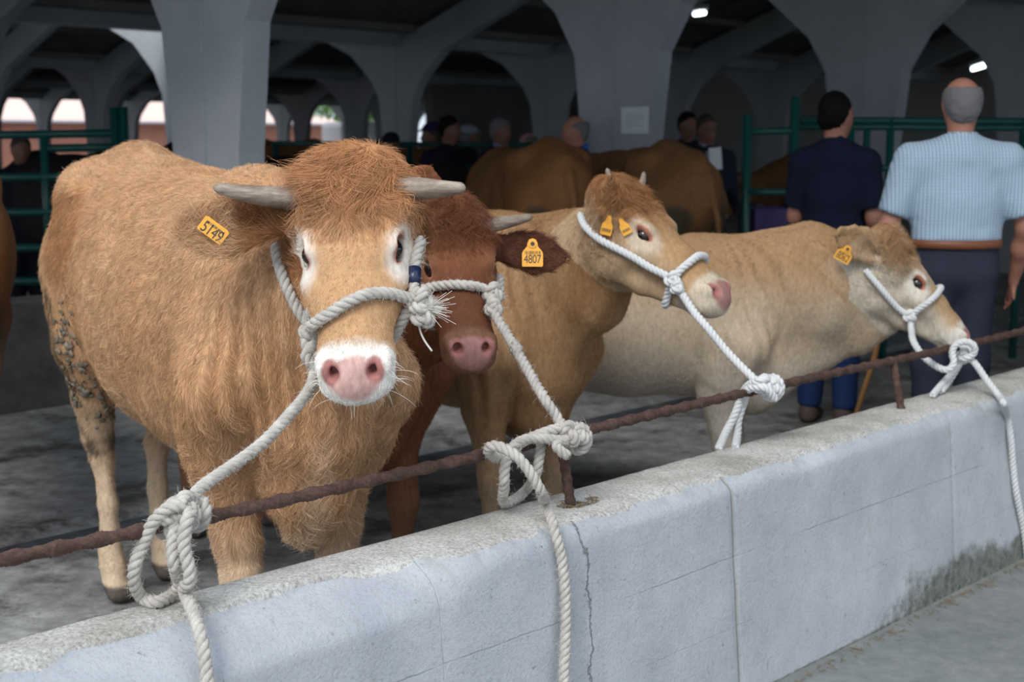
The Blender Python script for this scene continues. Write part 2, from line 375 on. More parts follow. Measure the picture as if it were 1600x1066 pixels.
# ---------------- roof: corrugated slopes, purlins, gutters (ceiling)
def roof_slope(name, t0, z0, t1, z1, l0=-7.5, l1=37):  # default left end stretched out of view to darken the interior
    Ls = np.arange(l0, l1, .045); n = 2
    V = []
    for l in Ls:
        w = .022*math.sin(l*2*math.pi/.18)
        V += [LT(l, t0, z0+w), LT(l, t1, z1+w)]
    Fc = np.array([(i*2, i*2+2, i*2+3, i*2+1) for i in range(len(Ls)-1)])
    o = mesh_obj(name, V, Fc, M_roof, None, True); o['kind'] = 'structure'
    sl = math.hypot(t1-t0, z1-z0); d = np.array([(t1-t0)/sl, (z1-z0)/sl]); mb = MB()
    k = int(sl/1.25)
    for i in range(k):
        s = .5+i*1.25; t = t0+d[0]*s; z = z0+d[1]*s-.085
        mb.box(LT((l0+l1)/2, t, z), ((l1-l0)/2, .035, .055), AX_LT)
    global trim_i
    trim_i += 1
    p = mb.obj('trim_%d' % trim_i, M_back); p['kind'] = 'structure'
for i, T0 in enumerate(ROWS):
    le = 37 if i < 2 else 50
    roof_slope('ceiling' if i == 0 else 'ceiling_%d' % (2*i+1), T0, 3.10, T0+5.1, 4.93, 2.6 if i == 0 else -7.5, le)  # nearest slope cut short at left to let sky light in
    if i != 1: roof_slope('ceiling_%d' % (2*i+2), T0, 3.10, T0-5.1, 4.93, -7.5, le)
    else:                                                  # strip left open, added so sky light whitens the frame arm below
        roof_slope('ceiling_4', T0, 3.10, T0-5.1, 4.93, -7.5, 8.6); roof_slope('ceiling_11', T0, 3.10, T0-5.1, 4.93, 11.8, le)
    mb = MB(); mb.box(LT(21, T0, 3.04), (28.5, .14, .10), AX_LT); trim_i += 1; o = mb.obj('trim_%d' % trim_i, M_conc); o['kind'] = 'structure'
roof_slope('ceiling_12', 3.5, 3.10, -1.56, 4.93, 4.2, 37)  # unseen slope over the yard, added to block light on the right
roof_slope('ceiling_13', 3.5, 3.10, 8.6, 4.93, 4.2, 37)  # second unseen slope, added to darken the right further
for k in range(1, 8): put_frame(L0+BAY*k, 3.5)  # unseen frames that carry the added light-blocking slopes
# ---------------- back walls and end wall
mb = MB(); mb.box(LT(34.5, -27.6, 2.4), (8.2, .15, 2.4), AX_LT); o = mb.obj('wall_back', M_back); o['kind'] = 'structure'
mb = MB()
for t0, t1, z0, z1 in ((-28, -14.9, 0, 5), (-14.9, -10.6, 0, 1.75), (-14.9, -10.6, 3.3, 5), (-10.6, 8, 0, 5)):
    mb.box(LT(33.6, (t0+t1)/2, (z0+z1)/2), (.12, (t1-t0)/2, (z1-z0)/2), AX_LT)
M_end = mat('pale_plaster', (.5, .5, .48), .9)
o = mb.obj('wall_end', M_end); o['kind'] = 'structure'
# ---------------- outside: brick sheds, pale house, tree
def shed(Tc, l0, l1, eave, ridge, depth, m_w, m_r, label, name='brick_shed'):
    e = empty(name, LT((l0+l1)/2, Tc, 0), 0, label=label, cat='building'); inv = e.location
    def rel(mb): 
        mb.v = [tuple(np.array(v)-np.array(inv)) for v in mb.v]; return mb
    mb = MB(); mb.box(LT((l0+l1)/2, Tc-depth/2, eave/2), ((l1-l0)/2, depth/2, eave/2), AX_LT); rel(mb).obj('wall', m_w, e)
    mb = MB(); mb.prism([(.3, eave-.02), (-depth/2, ridge), (-depth-.3, eave-.02), (-depth-.3, eave-.12), (-depth/2, ridge-.12), (.3, eave-.12)], LT((l0+l1)/2, Tc), Tv, np.array([0, 0, 1.]), Lv, l1-l0+.4)
    rel(mb).obj('roof', m_r, e)
    mb = MB(); mb.tube([LT(l0, Tc+.36, eave-.1), LT(l1, Tc+.36, eave-.1)], .07, 8); rel(mb).obj('gutter', mat('grey_gutter', (.35, .35, .4), .5), e)
    return e
_sh = shed(-62, -40, 52, 2.45, 3.55, 10, M_brick, M_tile, 'long red brick shed with pale tiled roof in daylight beyond the barn')

def leafy_tree(pos, H_, R_, label, seed=1):
    e = empty('tree', pos, 0, label=label, cat='tree'); rg = np.random.default_rng(seed)
    mb = MB(); mb.tube([(0, 0, 0), (.1, 0, H_*.35), (.05, .1, H_*.7)], [.22, .17, .08], 10)
    for i in range(6):
        a = i*1.05; mb.tube([(.05, 0, H_*(.35+.05*i)), (R_*.5*math.cos(a), R_*.5*math.sin(a), H_*(.55+.05*i))], [.08, .03], 6)
    mb.obj('trunk', mat('bark', (.12, .09, .07), .9), e)
    n = 9000; d = rg.normal(size=(n, 3)); d /= np.linalg.norm(d, axis=1)[:, None]; rr = rg.random(n)**.4
    lump = 1+.35*noise(d, 2.2, seed); c = d*(rr*lump)[:, None]*np.array([R_, R_, H_*.36])+np.array([0, 0, H_*.66])
    a = rg.normal(size=(n, 3)); a /= np.linalg.norm(a, axis=1)[:, None]; b = np.cross(a, rg.normal(size=(n, 3))); b /= np.linalg.norm(b, axis=1)[:, None]
    s = .10+.08*rg.random(n); V = np.stack([c-a*s[:, None], c+b*s[:, None]*.5, c+a*s[:, None], c-b*s[:, None]*.5], 1).reshape(-1, 3)
    m = mat('leaves', (.12, .30, .05), .6); setc(m, ramp(m, nz(m, 1.5), [(.3, (.10, .28, .04)), (.7, (.30, .52, .12))]))
    mesh_obj('foliage', V, np.arange(4*n).reshape(-1, 4), m, e, False); return e
_p = P(556, 200, 72.); leafy_tree((_p[0], _p[1], 0), 7, 3.4, 'green leafy tree in daylight seen through the far arch')
_p = P(592, 200, 66.)
_w = empty('white_van', (_p[0], _p[1], 0), .6, label='white van parked outside beside the leafy tree', cat='van')
def van():
    W_ = mat('white_paint', (.85, .86, .88), .3); G_ = mat('dark_glass', (.05, .06, .07), .1); K_ = mat('tyre', (.03, .03, .03), .8)
    mb = MB(); mb.prism([(-2.4, .35), (2.2, .35), (2.4, .6), (2.35, 1.05), (1.6, 1.25), (1.05, 2.1), (.7, 2.3), (-2.3, 2.3), (-2.45, 2.1)], (0, 0, 0), np.array([1., 0, 0]), np.array([0, 0, 1.]), np.array([0, 1., 0]), 1.85); mb.obj('body', W_, _w)
    for y in (-.93, .93):
        mb = MB(); mb.prism([(.45, 1.3), (1.3, 1.3), (.95, 1.95), (.45, 1.95)], (0, y, 0), np.array([1., 0, 0]), np.array([0, 0, 1.]), np.array([0, 1., 0]), .02); mb.obj('side_window', G_, _w)
        for x in (-1.5, 1.55): V2, F2 = tube_geo([(x, y-.1, .34), (x, y+.05, .34)], .34, 20); mesh_obj('wheel', V2, F2, K_, _w, False)
van()
# pale house seen through the opening in the end wall
_h = empty('pale_house', LT(47, -15, 0), 0, label='pale house front with a white framed window beyond the end opening', cat='building')
def house():
    o = LT(47, -15, 0); W_ = mat('cream_render', (.62, .58, .50), .9); F_ = mat('white_frame', (.85, .86, .86), .5); G_ = mat('window_glass', (.25, .32, .36), .1)
    rel = lambda mb: (setattr(mb, 'v', [tuple(np.array(v)-o) for v in mb.v]), mb)[1]
    mb = MB(); mb.box(LT(50, -15, 3), (3, 9, 3), AX_LT); rel(mb).obj('wall', W_, _h)
    c = PL(1574, 148, 46.9)
    mb = MB(); ax = [Tv, np.array([0, 0, 1.]), Lv]
    for a, b, w, h_ in ((0, .62, .62, .05), (0, -.62, .70, .07), (-.58, 0, .06, .66), (.58, 0, .06, .66), (0, 0, .045, .6)): mb.box(c+Tv*a+np.array([0, 0, b]), (w, h_, .06), ax)
    f = rel(mb).obj('window_frame', F_, _h)
    mb = MB(); mb.box(c+Lv*.03, (.55, .6, .01), ax); rel(mb).obj('pane', G_, f)
house()
# ================================================= SOFT BODY MODELLING (distance field -> one continuous skin)
def axis_coords(lo, hi, coarse, fine_ranges):
    """grid coordinates, stepping finely inside the given ranges"""
    out = [lo]; x = lo
    while x < hi:
        h = coarse
        for a, b, f in fine_ranges:
            if a-coarse*1.5 <= x <= b: h = min(h, f)
        x += h; out.append(x)
    return np.array(out, dtype=np.float32)
class SDF:
    def __init__(s, lo, hi, coarse, fine=((), (), ())):
        s.c = [axis_coords(lo[k], hi[k], coarse, fine[k]) for k in range(3)]
        s.F = np.full([len(q) for q in s.c], 1., dtype=np.float32); s.prims = []
    def cone(s, A, B, ra, rb, lat=(0, 1, 0), k=.03, op='add', rec=True):
        """ra, rb = (lateral radius, other radius[, end cap length]); lat = lateral direction"""
        A = np.asarray(A, float); B = np.asarray(B, float); ra = np.atleast_1d(ra).astype(float); rb = np.atleast_1d(rb).astype(float)
        if len(ra) == 1: ra = np.r_[ra, ra]
        if len(rb) == 1: rb = np.r_[rb, rb]
        R = max(ra.max(), rb.max())+k*1.2+.012
        sl = []
        for q in range(3):
            lo_, hi_ = min(A[q], B[q])-R, max(A[q], B[q])+R
            i0 = max(0, np.searchsorted(s.c[q], lo_)-1); i1 = min(len(s.c[q]), np.searchsorted(s.c[q], hi_)+1)
            if i1-i0 < 2: return s
            sl.append(slice(i0, i1))
        g = [s.c[0][sl[0]][:, None, None], s.c[1][sl[1]][None, :, None], s.c[2][sl[2]][None, None, :]]
        d = s._d(g, A, B, ra, rb, lat); F = s.F[sl[0], sl[1], sl[2]]
        if op == 'add':
            h = np.maximum(k-np.abs(F-d), 0)/max(k, 1e-6); F[...] = np.minimum(F, d)-h*h*k*.25
        elif op == 'sub':
            d = -d; h = np.maximum(k-np.abs(F-d), 0)/max(k, 1e-6); F[...] = np.maximum(F, d)+h*h*k*.25
        return s
    @staticmethod
    def _d(g, A, B, ra, rb, lat):
        ab = B-A; L = np.linalg.norm(ab); lat = np.asarray(lat, float)
        if L < 1e-5:
            w = np.cross(lat, [0, 0, 1.]) if abs(lat[2]) < .9 else np.cross(lat, [1., 0, 0]); w /= np.linalg.norm(w); L = 1e-5
        else: w = ab/L
        u = lat-w*(lat @ w); nu = np.linalg.norm(u)
        if nu < 1e-4: u = np.cross(w, [1., 0, 0]); nu = np.linalg.norm(u)
        u /= nu; v = np.cross(w, u)
        X, Y, Z = g[0]-A[0], g[1]-A[1], g[2]-A[2]
        pw = X*w[0]+Y*w[1]+Z*w[2]; pu = X*u[0]+Y*u[1]+Z*u[2]; pv = X*v[0]+Y*v[1]+Z*v[2]
        t = np.clip(pw/L, 0, 1); qw = pw-t*L
        a = ra[0]+(rb[0]-ra[0])*t; b = ra[1]+(rb[1]-ra[1])*t
        ca = ra[2] if len(ra) > 2 else min(ra[:2]); cb = rb[2] if len(rb) > 2 else min(rb[:2])
        c = np.where(qw < 0, ca, cb)
        k0 = np.sqrt((pu/a)**2+(pv/b)**2+(qw/c)**2); k1 = np.sqrt((pu/a**2)**2+(pv/b**2)**2+(qw/c**2)**2)
        return (k0*(k0-1)/np.maximum(k1, 1e-6)).astype(np.float32)
    def chain(s, pts, lat=(0, 1, 0), k=.03, op='add'):
        """pts: list of (point, radii)"""
        for (a, ra), (b, rb) in zip(pts[:-1], pts[1:]): s.cone(a, b, ra, rb, lat, k, op)
        return s
    def ball(s, c, r, lat=(0, 1, 0), k=.03, op='add'): return s.cone(c, np.asarray(c, float)+[0, 0, 1e-6], r, r, lat, k, op)
    def mesh(s):
        F = s.F; nx, ny, nz_ = F.shape; cx, cy, cz = s.c; ins = F < 0
        dims = (nx-1, ny-1, nz_-1); acc_id = []; acc_p = []; quads = []
        for ax in range(3):
            sl0 = [slice(None)]*3; sl1 = [slice(None)]*3; sl0[ax] = slice(0, -1); sl1[ax] = slice(1, None)
            cr = ins[tuple(sl0)] != ins[tuple(sl1)]
            I = np.array(np.nonzero(cr)).T
            o = [1 if q != ax else 0 for q in range(3)]
            m = np.all([(I[:, q] >= o[q]) & (I[:, q] < dims[q]) for q in range(3)], axis=0); I = I[m]
            J = I.copy(); J[:, ax] += 1
            f0 = F[I[:, 0], I[:, 1], I[:, 2]]; f1 = F[J[:, 0], J[:, 1], J[:, 2]]; t = f0/(f0-f1)
            p0 = np.stack([cx[I[:, 0]], cy[I[:, 1]], cz[I[:, 2]]], 1); p1 = np.stack([cx[J[:, 0]], cy[J[:, 1]], cz[J[:, 2]]], 1)
            p = p0+(p1-p0)*t[:, None]; u, v = [(1, 2), (2, 0), (0, 1)][ax]; ids = []
            for du, dv in ((-1, -1), (0, -1), (0, 0), (-1, 0)):
                K = I.copy(); K[:, u] += du; K[:, v] += dv; idn = (K[:, 0]*dims[1]+K[:, 1])*dims[2]+K[:, 2]
                ids.append(idn); acc_id.append(idn); acc_p.append(p)
            Q = np.stack(ids, 1); flip = f0 > 0; Q[flip] = Q[flip][:, ::-1]; quads.append(Q)
        ids = np.concatenate(acc_id); pp = np.concatenate(acc_p); Q = np.concatenate(quads)
        uq, inv = np.unique(ids, return_inverse=True); cnt = np.bincount(inv)
        V = np.stack([np.bincount(inv, pp[:, q])/cnt for q in range(3)], 1); Q = np.searchsorted(uq, Q)
        return V, Q
def smooth_mesh(V, Q, it=2, lam=.5):
    e = np.concatenate([Q[:, [0, 1]], Q[:, [1, 2]], Q[:, [2, 3]], Q[:, [3, 0]]]); n = len(V)
    for _ in range(it):
        s = np.zeros_like(V); c = np.bincount(e[:, 0], minlength=n)+np.bincount(e[:, 1], minlength=n)
        for q in range(3): s[:, q] = np.bincount(e[:, 0], V[e[:, 1], q], n)+np.bincount(e[:, 1], V[e[:, 0], q], n)
        V = V+(s/c[:, None]-V)*lam
    return V
def largest(V, Q):
    """drop loose crumbs"""
    n = len(V); lab = np.arange(n)
    e = np.concatenate([Q[:, [0, 1]], Q[:, [1, 2]], Q[:, [2, 3]], Q[:, [3, 0]]])
    while True:
        m = np.minimum(lab[e[:, 0]], lab[e[:, 1]]); new = lab.copy(); np.minimum.at(new, e[:, 0], m); np.minimum.at(new, e[:, 1], m); new = new[new]
        if (new == lab).all(): break
        lab = new
    c = np.bincount(lab); keep = lab == c.argmax(); idx = np.cumsum(keep)-1; Qk = Q[keep[Q[:, 0]]]
    return V[keep], idx[Qk]
def vnormals(V, Q):
    fn = np.cross(V[Q[:, 2]]-V[Q[:, 0]], V[Q[:, 3]]-V[Q[:, 1]]); N = np.zeros_like(V)
    for j in range(4):
        for q in range(3): N[:, q] += np.bincount(Q[:, j], fn[:, q], len(V))
    return N/(np.linalg.norm(N, axis=1)[:, None]+1e-12)
# hair as fine curves rooted on the skin
def grow(name, V, Q, M3, matl, parent, count, dens, fun, seed=0, npt=4, rad=.00035, cull=None):
    """fun(p, n) -> direction (3), length, curl amount, colour ; all in the local frame of the animal"""
    rg = np.random.default_rng(seed); a, b, c, d = (V[Q[:, j]] for j in range(4))
    T1 = np.concatenate([Q[:, [0, 1, 2]], Q[:, [0, 2, 3]]]); A = V[T1[:, 0]]; B = V[T1[:, 1]]; C = V[T1[:, 2]]
    fn = np.cross(B-A, C-A); ar = np.linalg.norm(fn, axis=1); N = vnormals(V, Q); cen = (A+B+C)/3
    w = ar*dens(cen, fn/(ar[:, None]+1e-12)); w /= w.sum(); ti = rg.choice(len(T1), count, p=w)
    r1 = np.sqrt(rg.random(count)); r2 = rg.random(count); u = (1-r1)[:, None]; v = (r1*(1-r2))[:, None]; x = (r1*r2)[:, None]
    p = A[ti]*u+B[ti]*v+C[ti]*x; n = N[T1[ti, 0]]*u+N[T1[ti, 1]]*v+N[T1[ti, 2]]*x; n /= np.linalg.norm(n, axis=1)[:, None]+1e-9
    D, Ln, curl, lift, col = fun(p, n)
    ok = Ln > .0005; p, n, D, Ln, curl, lift, col = p[ok], n[ok], D[ok], Ln[ok], curl[ok], lift[ok], col[ok]; m = len(p)
    D = D-n*(D*n).sum(1)[:, None]; D /= np.linalg.norm(D, axis=1)[:, None]+1e-9
    D = D+rg.normal(0, .16, (m, 3)); Ln = Ln*(.65+.6*rg.random(m)); side = np.cross(n, D)
    cl = np.stack([noise(p, 26, seed+5), noise(p, 34, seed+6)], 1); ph = cl[:, 0]*6; pts = np.zeros((m, npt, 3), dtype=np.float32)
    for i in range(npt):
        s = i/(npt-1)
        up = n*(lift*(s*(1-.55*s)))[:, None]; fw = D*(s)[..., None] if np.ndim(s) else D*s
        wob = side*(curl*(.75*cl[:, 1]*s+.55*np.sin(ph+s*3.6)*s))[:, None]
        pts[:, i] = p-n*.0012+(fw+up+wob)*Ln[:, None]
    pts = pts @ np.asarray(M3, float).T if M3 is not None else pts
    hc = bpy.data.hair_curves.new(name); hc.add_curves([npt]*m)
    hc.attributes['position'].data.foreach_set('vector', pts.astype(np.float32).ravel()) if 'position' in hc.attributes else hc.position_data.foreach_set('vector', pts.ravel())
    ra = hc.attributes.get('radius') or hc.attributes.new('radius', 'FLOAT', 'POINT')
    rr = np.tile(np.array([1, .85, .6, .18] if npt == 4 else np.linspace(1, .2, npt)), m)*rad; ra.data.foreach_set('value', rr.astype(np.float32))
    ca = hc.attributes.new('Col', 'FLOAT_COLOR', 'CURVE'); cc = np.ones((m, 4), dtype=np.float32)
    v1 = rg.random(m)**1.3; clump = .5+.5*noise(p, 55, seed+9); cc[:, :3] = np.clip(col*(.52+.62*v1+.42*clump)[:, None]+.10*(v1 > .8)[:, None]*col.max(1)[:, None], 0, 1); ca.data.foreach_set('color', cc.ravel())
    hc.materials.append(matl); o = bpy.data.objects.new(name, hc); COL.objects.link(o); o.parent = parent
    return o
# ================================================= CATTLE
M_fur = mat('coat_hair', (.5, .3, .15), .55, spec=.25); setc(M_fur, attr(M_fur))
M_hide = mat('cattle_hide', (.5, .3, .15), .75, spec=.25)
_ca = attr(M_hide); _n = nz(M_hide, 90, 4, .7, stretch=(1, 1, .35)); setc(M_hide, mixc(M_hide, 1., _ca, ramp(M_hide, _n, [(.3, (.72, .72, .72)), (.7, (1.08, 1.08, 1.08))]), 'MULTIPLY'))
bump(M_hide, _n, .35, .004)
M_far_hide = M_hide
M_horn = mat('horn', (.35, .28, .22), .5)
_h = nz(M_horn, 9, 6, .7, stretch=(1, 1, 6)); setc(M_horn, ramp(M_horn, _h, [(.3, (.10, .072, .052)), (.5, (.24, .185, .14)), (.7, (.46, .39, .32))])); bump(M_horn, nz(M_horn, 70, 5), .4, .002)
M_eye = mat('eye_glaze', (.012, .008, .010), .04, spec=.8)
M_tag = mat('orange_ear_tag', (.88, .42, .05), .45); M_ink = mat('black_ink', (.05, .04, .04), .6)
def Rz(a): c, s = math.cos(a), math.sin(a); return np.array([[c, -s, 0], [s, c, 0], [0, 0, 1.]])
def head_frame(fwd, up):
    f = np.asarray(fwd, float); f /= np.linalg.norm(f); u = np.asarray(up, float); u = u-f*(u @ f); u /= np.linalg.norm(u)
    return np.stack([f, np.cross(u, f), u], 1)          # columns: nose, left, dorsal
class Cow: pass
def build_cow(name, sp):
    """sp: pos (front feet middle), yaw, scale; poll (world), fwd/up (world) of the head, hs head scale ..."""
    c = Cow(); c.sp = sp; sc = sp.get('scale', 1.); yaw = sp['yaw']; R = Rz(yaw); pos = np.array([*sp['pos'], 0.])
    toL = lambda w: (np.asarray(w, float)-pos) @ R        # world -> local
    c.toL = toL; c.toW = lambda l: np.asarray(l, float) @ R.T+pos
    hp = toL(sp['poll']); HR = R.T @ head_frame(sp['fwd'], sp['up']); hs = sp.get('hs', 1.)
    H = lambda x, y, z: hp+HR @ (np.array([x, y, z])*hs)
    c.H = H; c.HR = HR; c.hp = hp; c.hs = hs; c.R = R; c.pos = pos
    c.toH = lambda l: ((l-hp) @ HR)/hs
    # grid box
    ear = [H(.1, sy*.36, 0) for sy in (-1, 1)]; nose = H(.57, 0, -.1)
    ext = np.array([*ear, nose, hp, [-1.98*sc, .42*sc, 0], [-1.9*sc, -.42*sc, 1.5*sc], [.3*sc, 0, 0]])
    lo = ext.min(0)-.14; hi = ext.max(0)+.14; lo[2] = -.02
    hx = np.array([*ear, nose, H(-.02, 0, .05), H(.1, 0, -.3)]); hlo = hx.min(0)-.03; hhi = hx.max(0)+.03; ff = sp.get('fine', .006); co = sp.get('coarse', .016)
    s = SDF(lo, hi, co, [[(hlo[q], hhi[q], ff)] for q in range(3)])
    lx = sp.get('lx', 1.)
    S3 = lambda *p: np.array([p[0]*(lx if p[0] < -.2 else 1), p[1], p[2]], float)*sc
    def r(*a): return tuple(v*sc for v in a)
    lean = sp.get('belly', 1.)
    # ---- trunk
    tr = [((-1.78, 0, 1.13), (.13, .19)), ((-1.66, 0, 1.125), (.20, .25)), ((-1.45, 0, 1.13), (.245, .305)), ((-1.15, 0, 1.06), (.275, .34)), ((-.8, 0, 1.01), (.30, .37)),
          ((-.42, 0, .99), (.29, .37)), ((-.12, 0, 1.0), (.245, .36)), ((.08, 0, .98), (.19, .28))]
    s.chain([(S3(x, y, z-(sp.get('sag', 0) if -1.3 < x < -.3 else 0)), r(a*lean, b)) for (x, y, z), (a, b) in tr], k=.07*sc)
    s.cone(S3(-1.50, .17, 1.33), S3(-1.38, .215, 1.31), r(.055), r(.05), k=.09*sc); s.cone(S3(-1.50, -.17, 1.33), S3(-1.38, -.215, 1.31), r(.055), r(.05), k=.09*sc)
    s.cone(S3(-1.76, .08, 1.22), S3(-1.76, -.08, 1.22), r(.06), r(.06), k=.08*sc)
    s.cone(S3(-1.4, 0, 1.41), S3(-1.80, 0, 1.32), r(.04), r(.035), k=.08*sc)
    for y in (-1, 1): s.cone(S3(-1.36, y*.14, 1.20), S3(-1.64, y*.12, 1.04), r(.10, .15), r(.11, .18), k=.08*sc)
    # withers, shoulder blades, brisket
    s.cone(S3(-.20, 0, 1.29), S3(.0, 0, 1.26), r(.07, .10), r(.06, .08), k=.10*sc)
    for y in (-1, 1):
        s.cone(S3(-.12, y*.165, 1.16), S3(.09, y*.20, .88), r(.07, .14), r(.075, .13), k=.07*sc)
        s.cone(S3(.09, y*.21, .90), S3(.0, y*.19, .74), r(.085, .12), r(.075, .105), k=.05*sc)
    s.chain([(S3(.12, 0, .96), r(.13, .15)), (S3(.14, 0, .80), r(.12, .12)), (S3(.10, 0, .66), r(.085, .10)), (S3(-.02, 0, .60), r(.07, .07))], k=.07*sc)
    # ---- tail
    s.chain([(S3(-1.80, 0, 1.32), r(.035, .035)), (S3(-1.90, 0, 1.24), r(.028, .028)), (S3(-1.95, -.03, 1.0), r(.020, .020)), (S3(-1.94, -.07, .74), r(.017, .017)), (S3(-1.93, -.08, .62), r(.030, .030)), (S3(-1.93, -.08, .50), r(.015, .015))], k=.02*sc)
    # ---- legs
    def hind(y, off):
        o = np.array([*off, 0.]); q = lambda x, yy, z, f=1.: S3(x, y*yy, z)+o*f
        s.cone(q(-1.55, .155, 1.10, 0), q(-1.48, .18, .84, .1), r(.12, .22), r(.10, .175), k=.07*sc)
        s.cone(q(-1.62, .15, 1.05, 0), q(-1.66, .15, .80, .3), r(.10, .14), r(.075, .10), k=.07*sc)
        s.chain([(q(-1.46, .185, .84, .1), r(.095, .15)), (q(-1.55, .175, .68, .4), r(.065, .095)), (q(-1.67, .165, .52, .8), r(.043, .062)), (q(-1.68, .16, .44, .9), r(.034, .045)), (q(-1.655, .16, .30, 1), r(.031, .037)), (q(-1.64, .16, .16, 1), r(.033, .038)), (q(-1.60, .16, .10, 1), r(.038, .042)), (q(-1.57, .16, .055, 1), r(.035, .042))], k=.022*sc)
        s.cone(q(-1.70, .165, .545, .8), q(-1.735, .165, .575, .8), r(.02), r(.015), k=.04*sc)
        s.cone(q(-1.60, .16, .055, 1), q(-1.52, .16, .028, 1), r(.042, .045), r(.046, .028), k=.012*sc)
    def fore(y, off):
        o = np.array([*off, 0.]); q = lambda x, yy, z, f=1.: S3(x, y*yy, z)+o*f
        s.chain([(q(.02, .175, .80, .1), r(.095, .125)), (q(-.02, .16, .66, .4), r(.078, .10)), (q(-.0, .15, .50, .7), r(.055, .062)), (q(.012, .15, .41, .85), r(.049, .052)), (q(.01, .15, .35, .9), r(.041, .042)), (q(.005, .15, .24, 1), r(.032, .034)), (q(.005, .15, .15, 1), r(.036, .038)), (q(.03, .15, .08, 1), r(.035, .038))], k=.022*sc)
        s.cone(q(.015, .15, .42, .85), q(.018, .15, .385, .87), r(.045), r(.042), k=.03*sc)
        s.cone(q(.02, .15, .055, 1), q(.09, .15, .03, 1), r(.042, .045), r(.047, .028), k=.012*sc)
    hl = sp.get('hind', ((0, 0), (0, 0))); fl = sp.get('fore', ((0, 0), (0, 0)))
    hind(1, hl[0]); hind(-1, hl[1]); fore(1, fl[0]); fore(-1, fl[1])
    # ---- neck
    n0 = S3(-.08, 0, 1.10); back = H(.09, 0, -.125); thr = H(.16, 0, -.22)
    m1 = sp.get('neck1'); m1 = np.array(m1, float)*sc if m1 is not None else n0*.55+back*.45+np.array([0, 0, .0])
    latm = HR[:, 1]; nk = sp.get('nk', (.16, .20))
    s.cone(n0, m1, r(.20, .27), nk, (0, 1, 0), k=.08*sc); s.cone(m1, back, nk, (.095*hs, .105*hs), latm*.6+np.array([0, .4, 0]), k=.04)
    s.cone(S3(.12, 0, .86), m1*.5+thr*.5-np.array([0, 0, .05]), r(.09, .12), (.045*hs, .075*hs), (0, 1, 0), k=.08*sc)
    s.cone(m1*.5+thr*.5-np.array([0, 0, .05]), thr, (.045*hs, .075*hs), (.06*hs, .06*hs), latm, k=.06)
    for a, b, ra, rb, k_, op in sp.get('extra', []): s.cone(a, b, ra, rb, (0, 1, 0), k_, op)
    for a, b, ra, rb, k_ in sp.get('extraW', []): s.cone(toL(a), toL(b), ra, rb, (0, 1, 0), k_)
    # ---- head
    Y = HR[:, 1]
    def h(A, B, ra, rb, k=.02, lat=None, op='add'):
        s.cone(H(*A), H(*B), tuple(v*hs for v in ra), tuple(v*hs for v in rb), Y if lat is None else HR @ np.asarray(lat, float), k*hs, op)
    fw = sp.get('wide', 1.)
    tw = sp.get('top', 1.)
    h((.03, 0, -.075), (.12, 0, -.088), (.092*tw, .075), (.108*tw, .088), .03)
    h((.12, 0, -.088), (.225, 0, -.092), (.108*tw, .088), (.102*fw, .087), .02)
    h((.225, 0, -.092), (.33, 0, -.088), (.098*fw, .083), (.080*fw, .074), .02)
    h((.33, 0, -.088), (.43, 0, -.086), (.080*fw, .074), (.074, .063), .02)
    h((.43, 0, -.086), (.495, 0, -.090), (.074, .063), (.076, .054), .02)
    h((.0, 0, -.035), (.05, 0, -.03), (.085*tw, .05), (.095*tw, .045), .04)                      # poll
    for y in (-1, 1):
        h((.13, y*.080*fw, -.032), (.215, y*.082*fw, -.026), (.028, .024), (.022, .018), .035)    # brow
        h((.27, y*.084*fw, -.085), (.32, y*.068*fw, -.085), (.022, .026), (.016, .02), .04)      # cheek bone
        h((.12, y*.060, -.185), (.17, y*.062, -.200), (.045, .062), (.040, .056), .04)      # jaw angle
        h((.17, y*.062, -.200), (.29, y*.044, -.182), (.036, .050), (.030, .040), .03)
        h((.29, y*.044, -.182), (.42, y*.026, -.146), (.030, .040), (.026, .026), .03)
        h((.09, y*.075, -.13), (.2, y*.085*fw, -.14), (.035, .06), (.028, .05), .04)       # masseter
        h((.44, y*.048, -.098), (.49, y*.046, -.100), (.030, .036), (.030, .032), .02)    # upper lip / nostril wing
    h((.43, 0, -.142), (.480, 0, -.145), (.046, .024), (.042, .020), .008)                 # lower lip
    h((.488, -.028, -.074), (.488, .028, -.074), (.036, .044), (.036, .044), .02, (1, 0, 0))   # muzzle pad
    for y in (-1, 1):
        eo = sp.get('eo', 1.)
        h((.545, y*.0, -.128), (.50, y*.066, -.128), (.005, .0045), (.005, .0045), .006, (0, 0, 1), 'sub')   # mouth line
        h((.50, y*.070, -.128), (.40, y*.074, -.130), (.006, .0045), (.005, .004), .006, (0, 0, 1), 'sub')
        h((.520, y*.040, -.026), (.480, y*.044, -.058), (.015, .015), (.012, .012), .009, (0, 1, 0), 'sub')     # nostril
        h((.512, y*.052, -.018), (.470, y*.058, -.044), (.009, .011), (.008, .008), .008, (0, 1, 0), 'sub')
        h((.488, y*.066, -.048), (.460, y*.068, -.058), (.012, .018), (.012, .018), .02)                       # outer nostril rim
        h((.212, y*.078*fw, -.060), (.212, y*.140*fw, -.008), (.024, .0165*eo), (.030, .024*eo), .005, (1, 0, 0), 'sub')   # eye opening
        h((.230, y*.085*fw, -.050), (.238, y*.128*fw, -.030), (.014, .007), (.014, .008), .005, (1, 0, 0), 'sub')
    # ears
    c.ears = {}
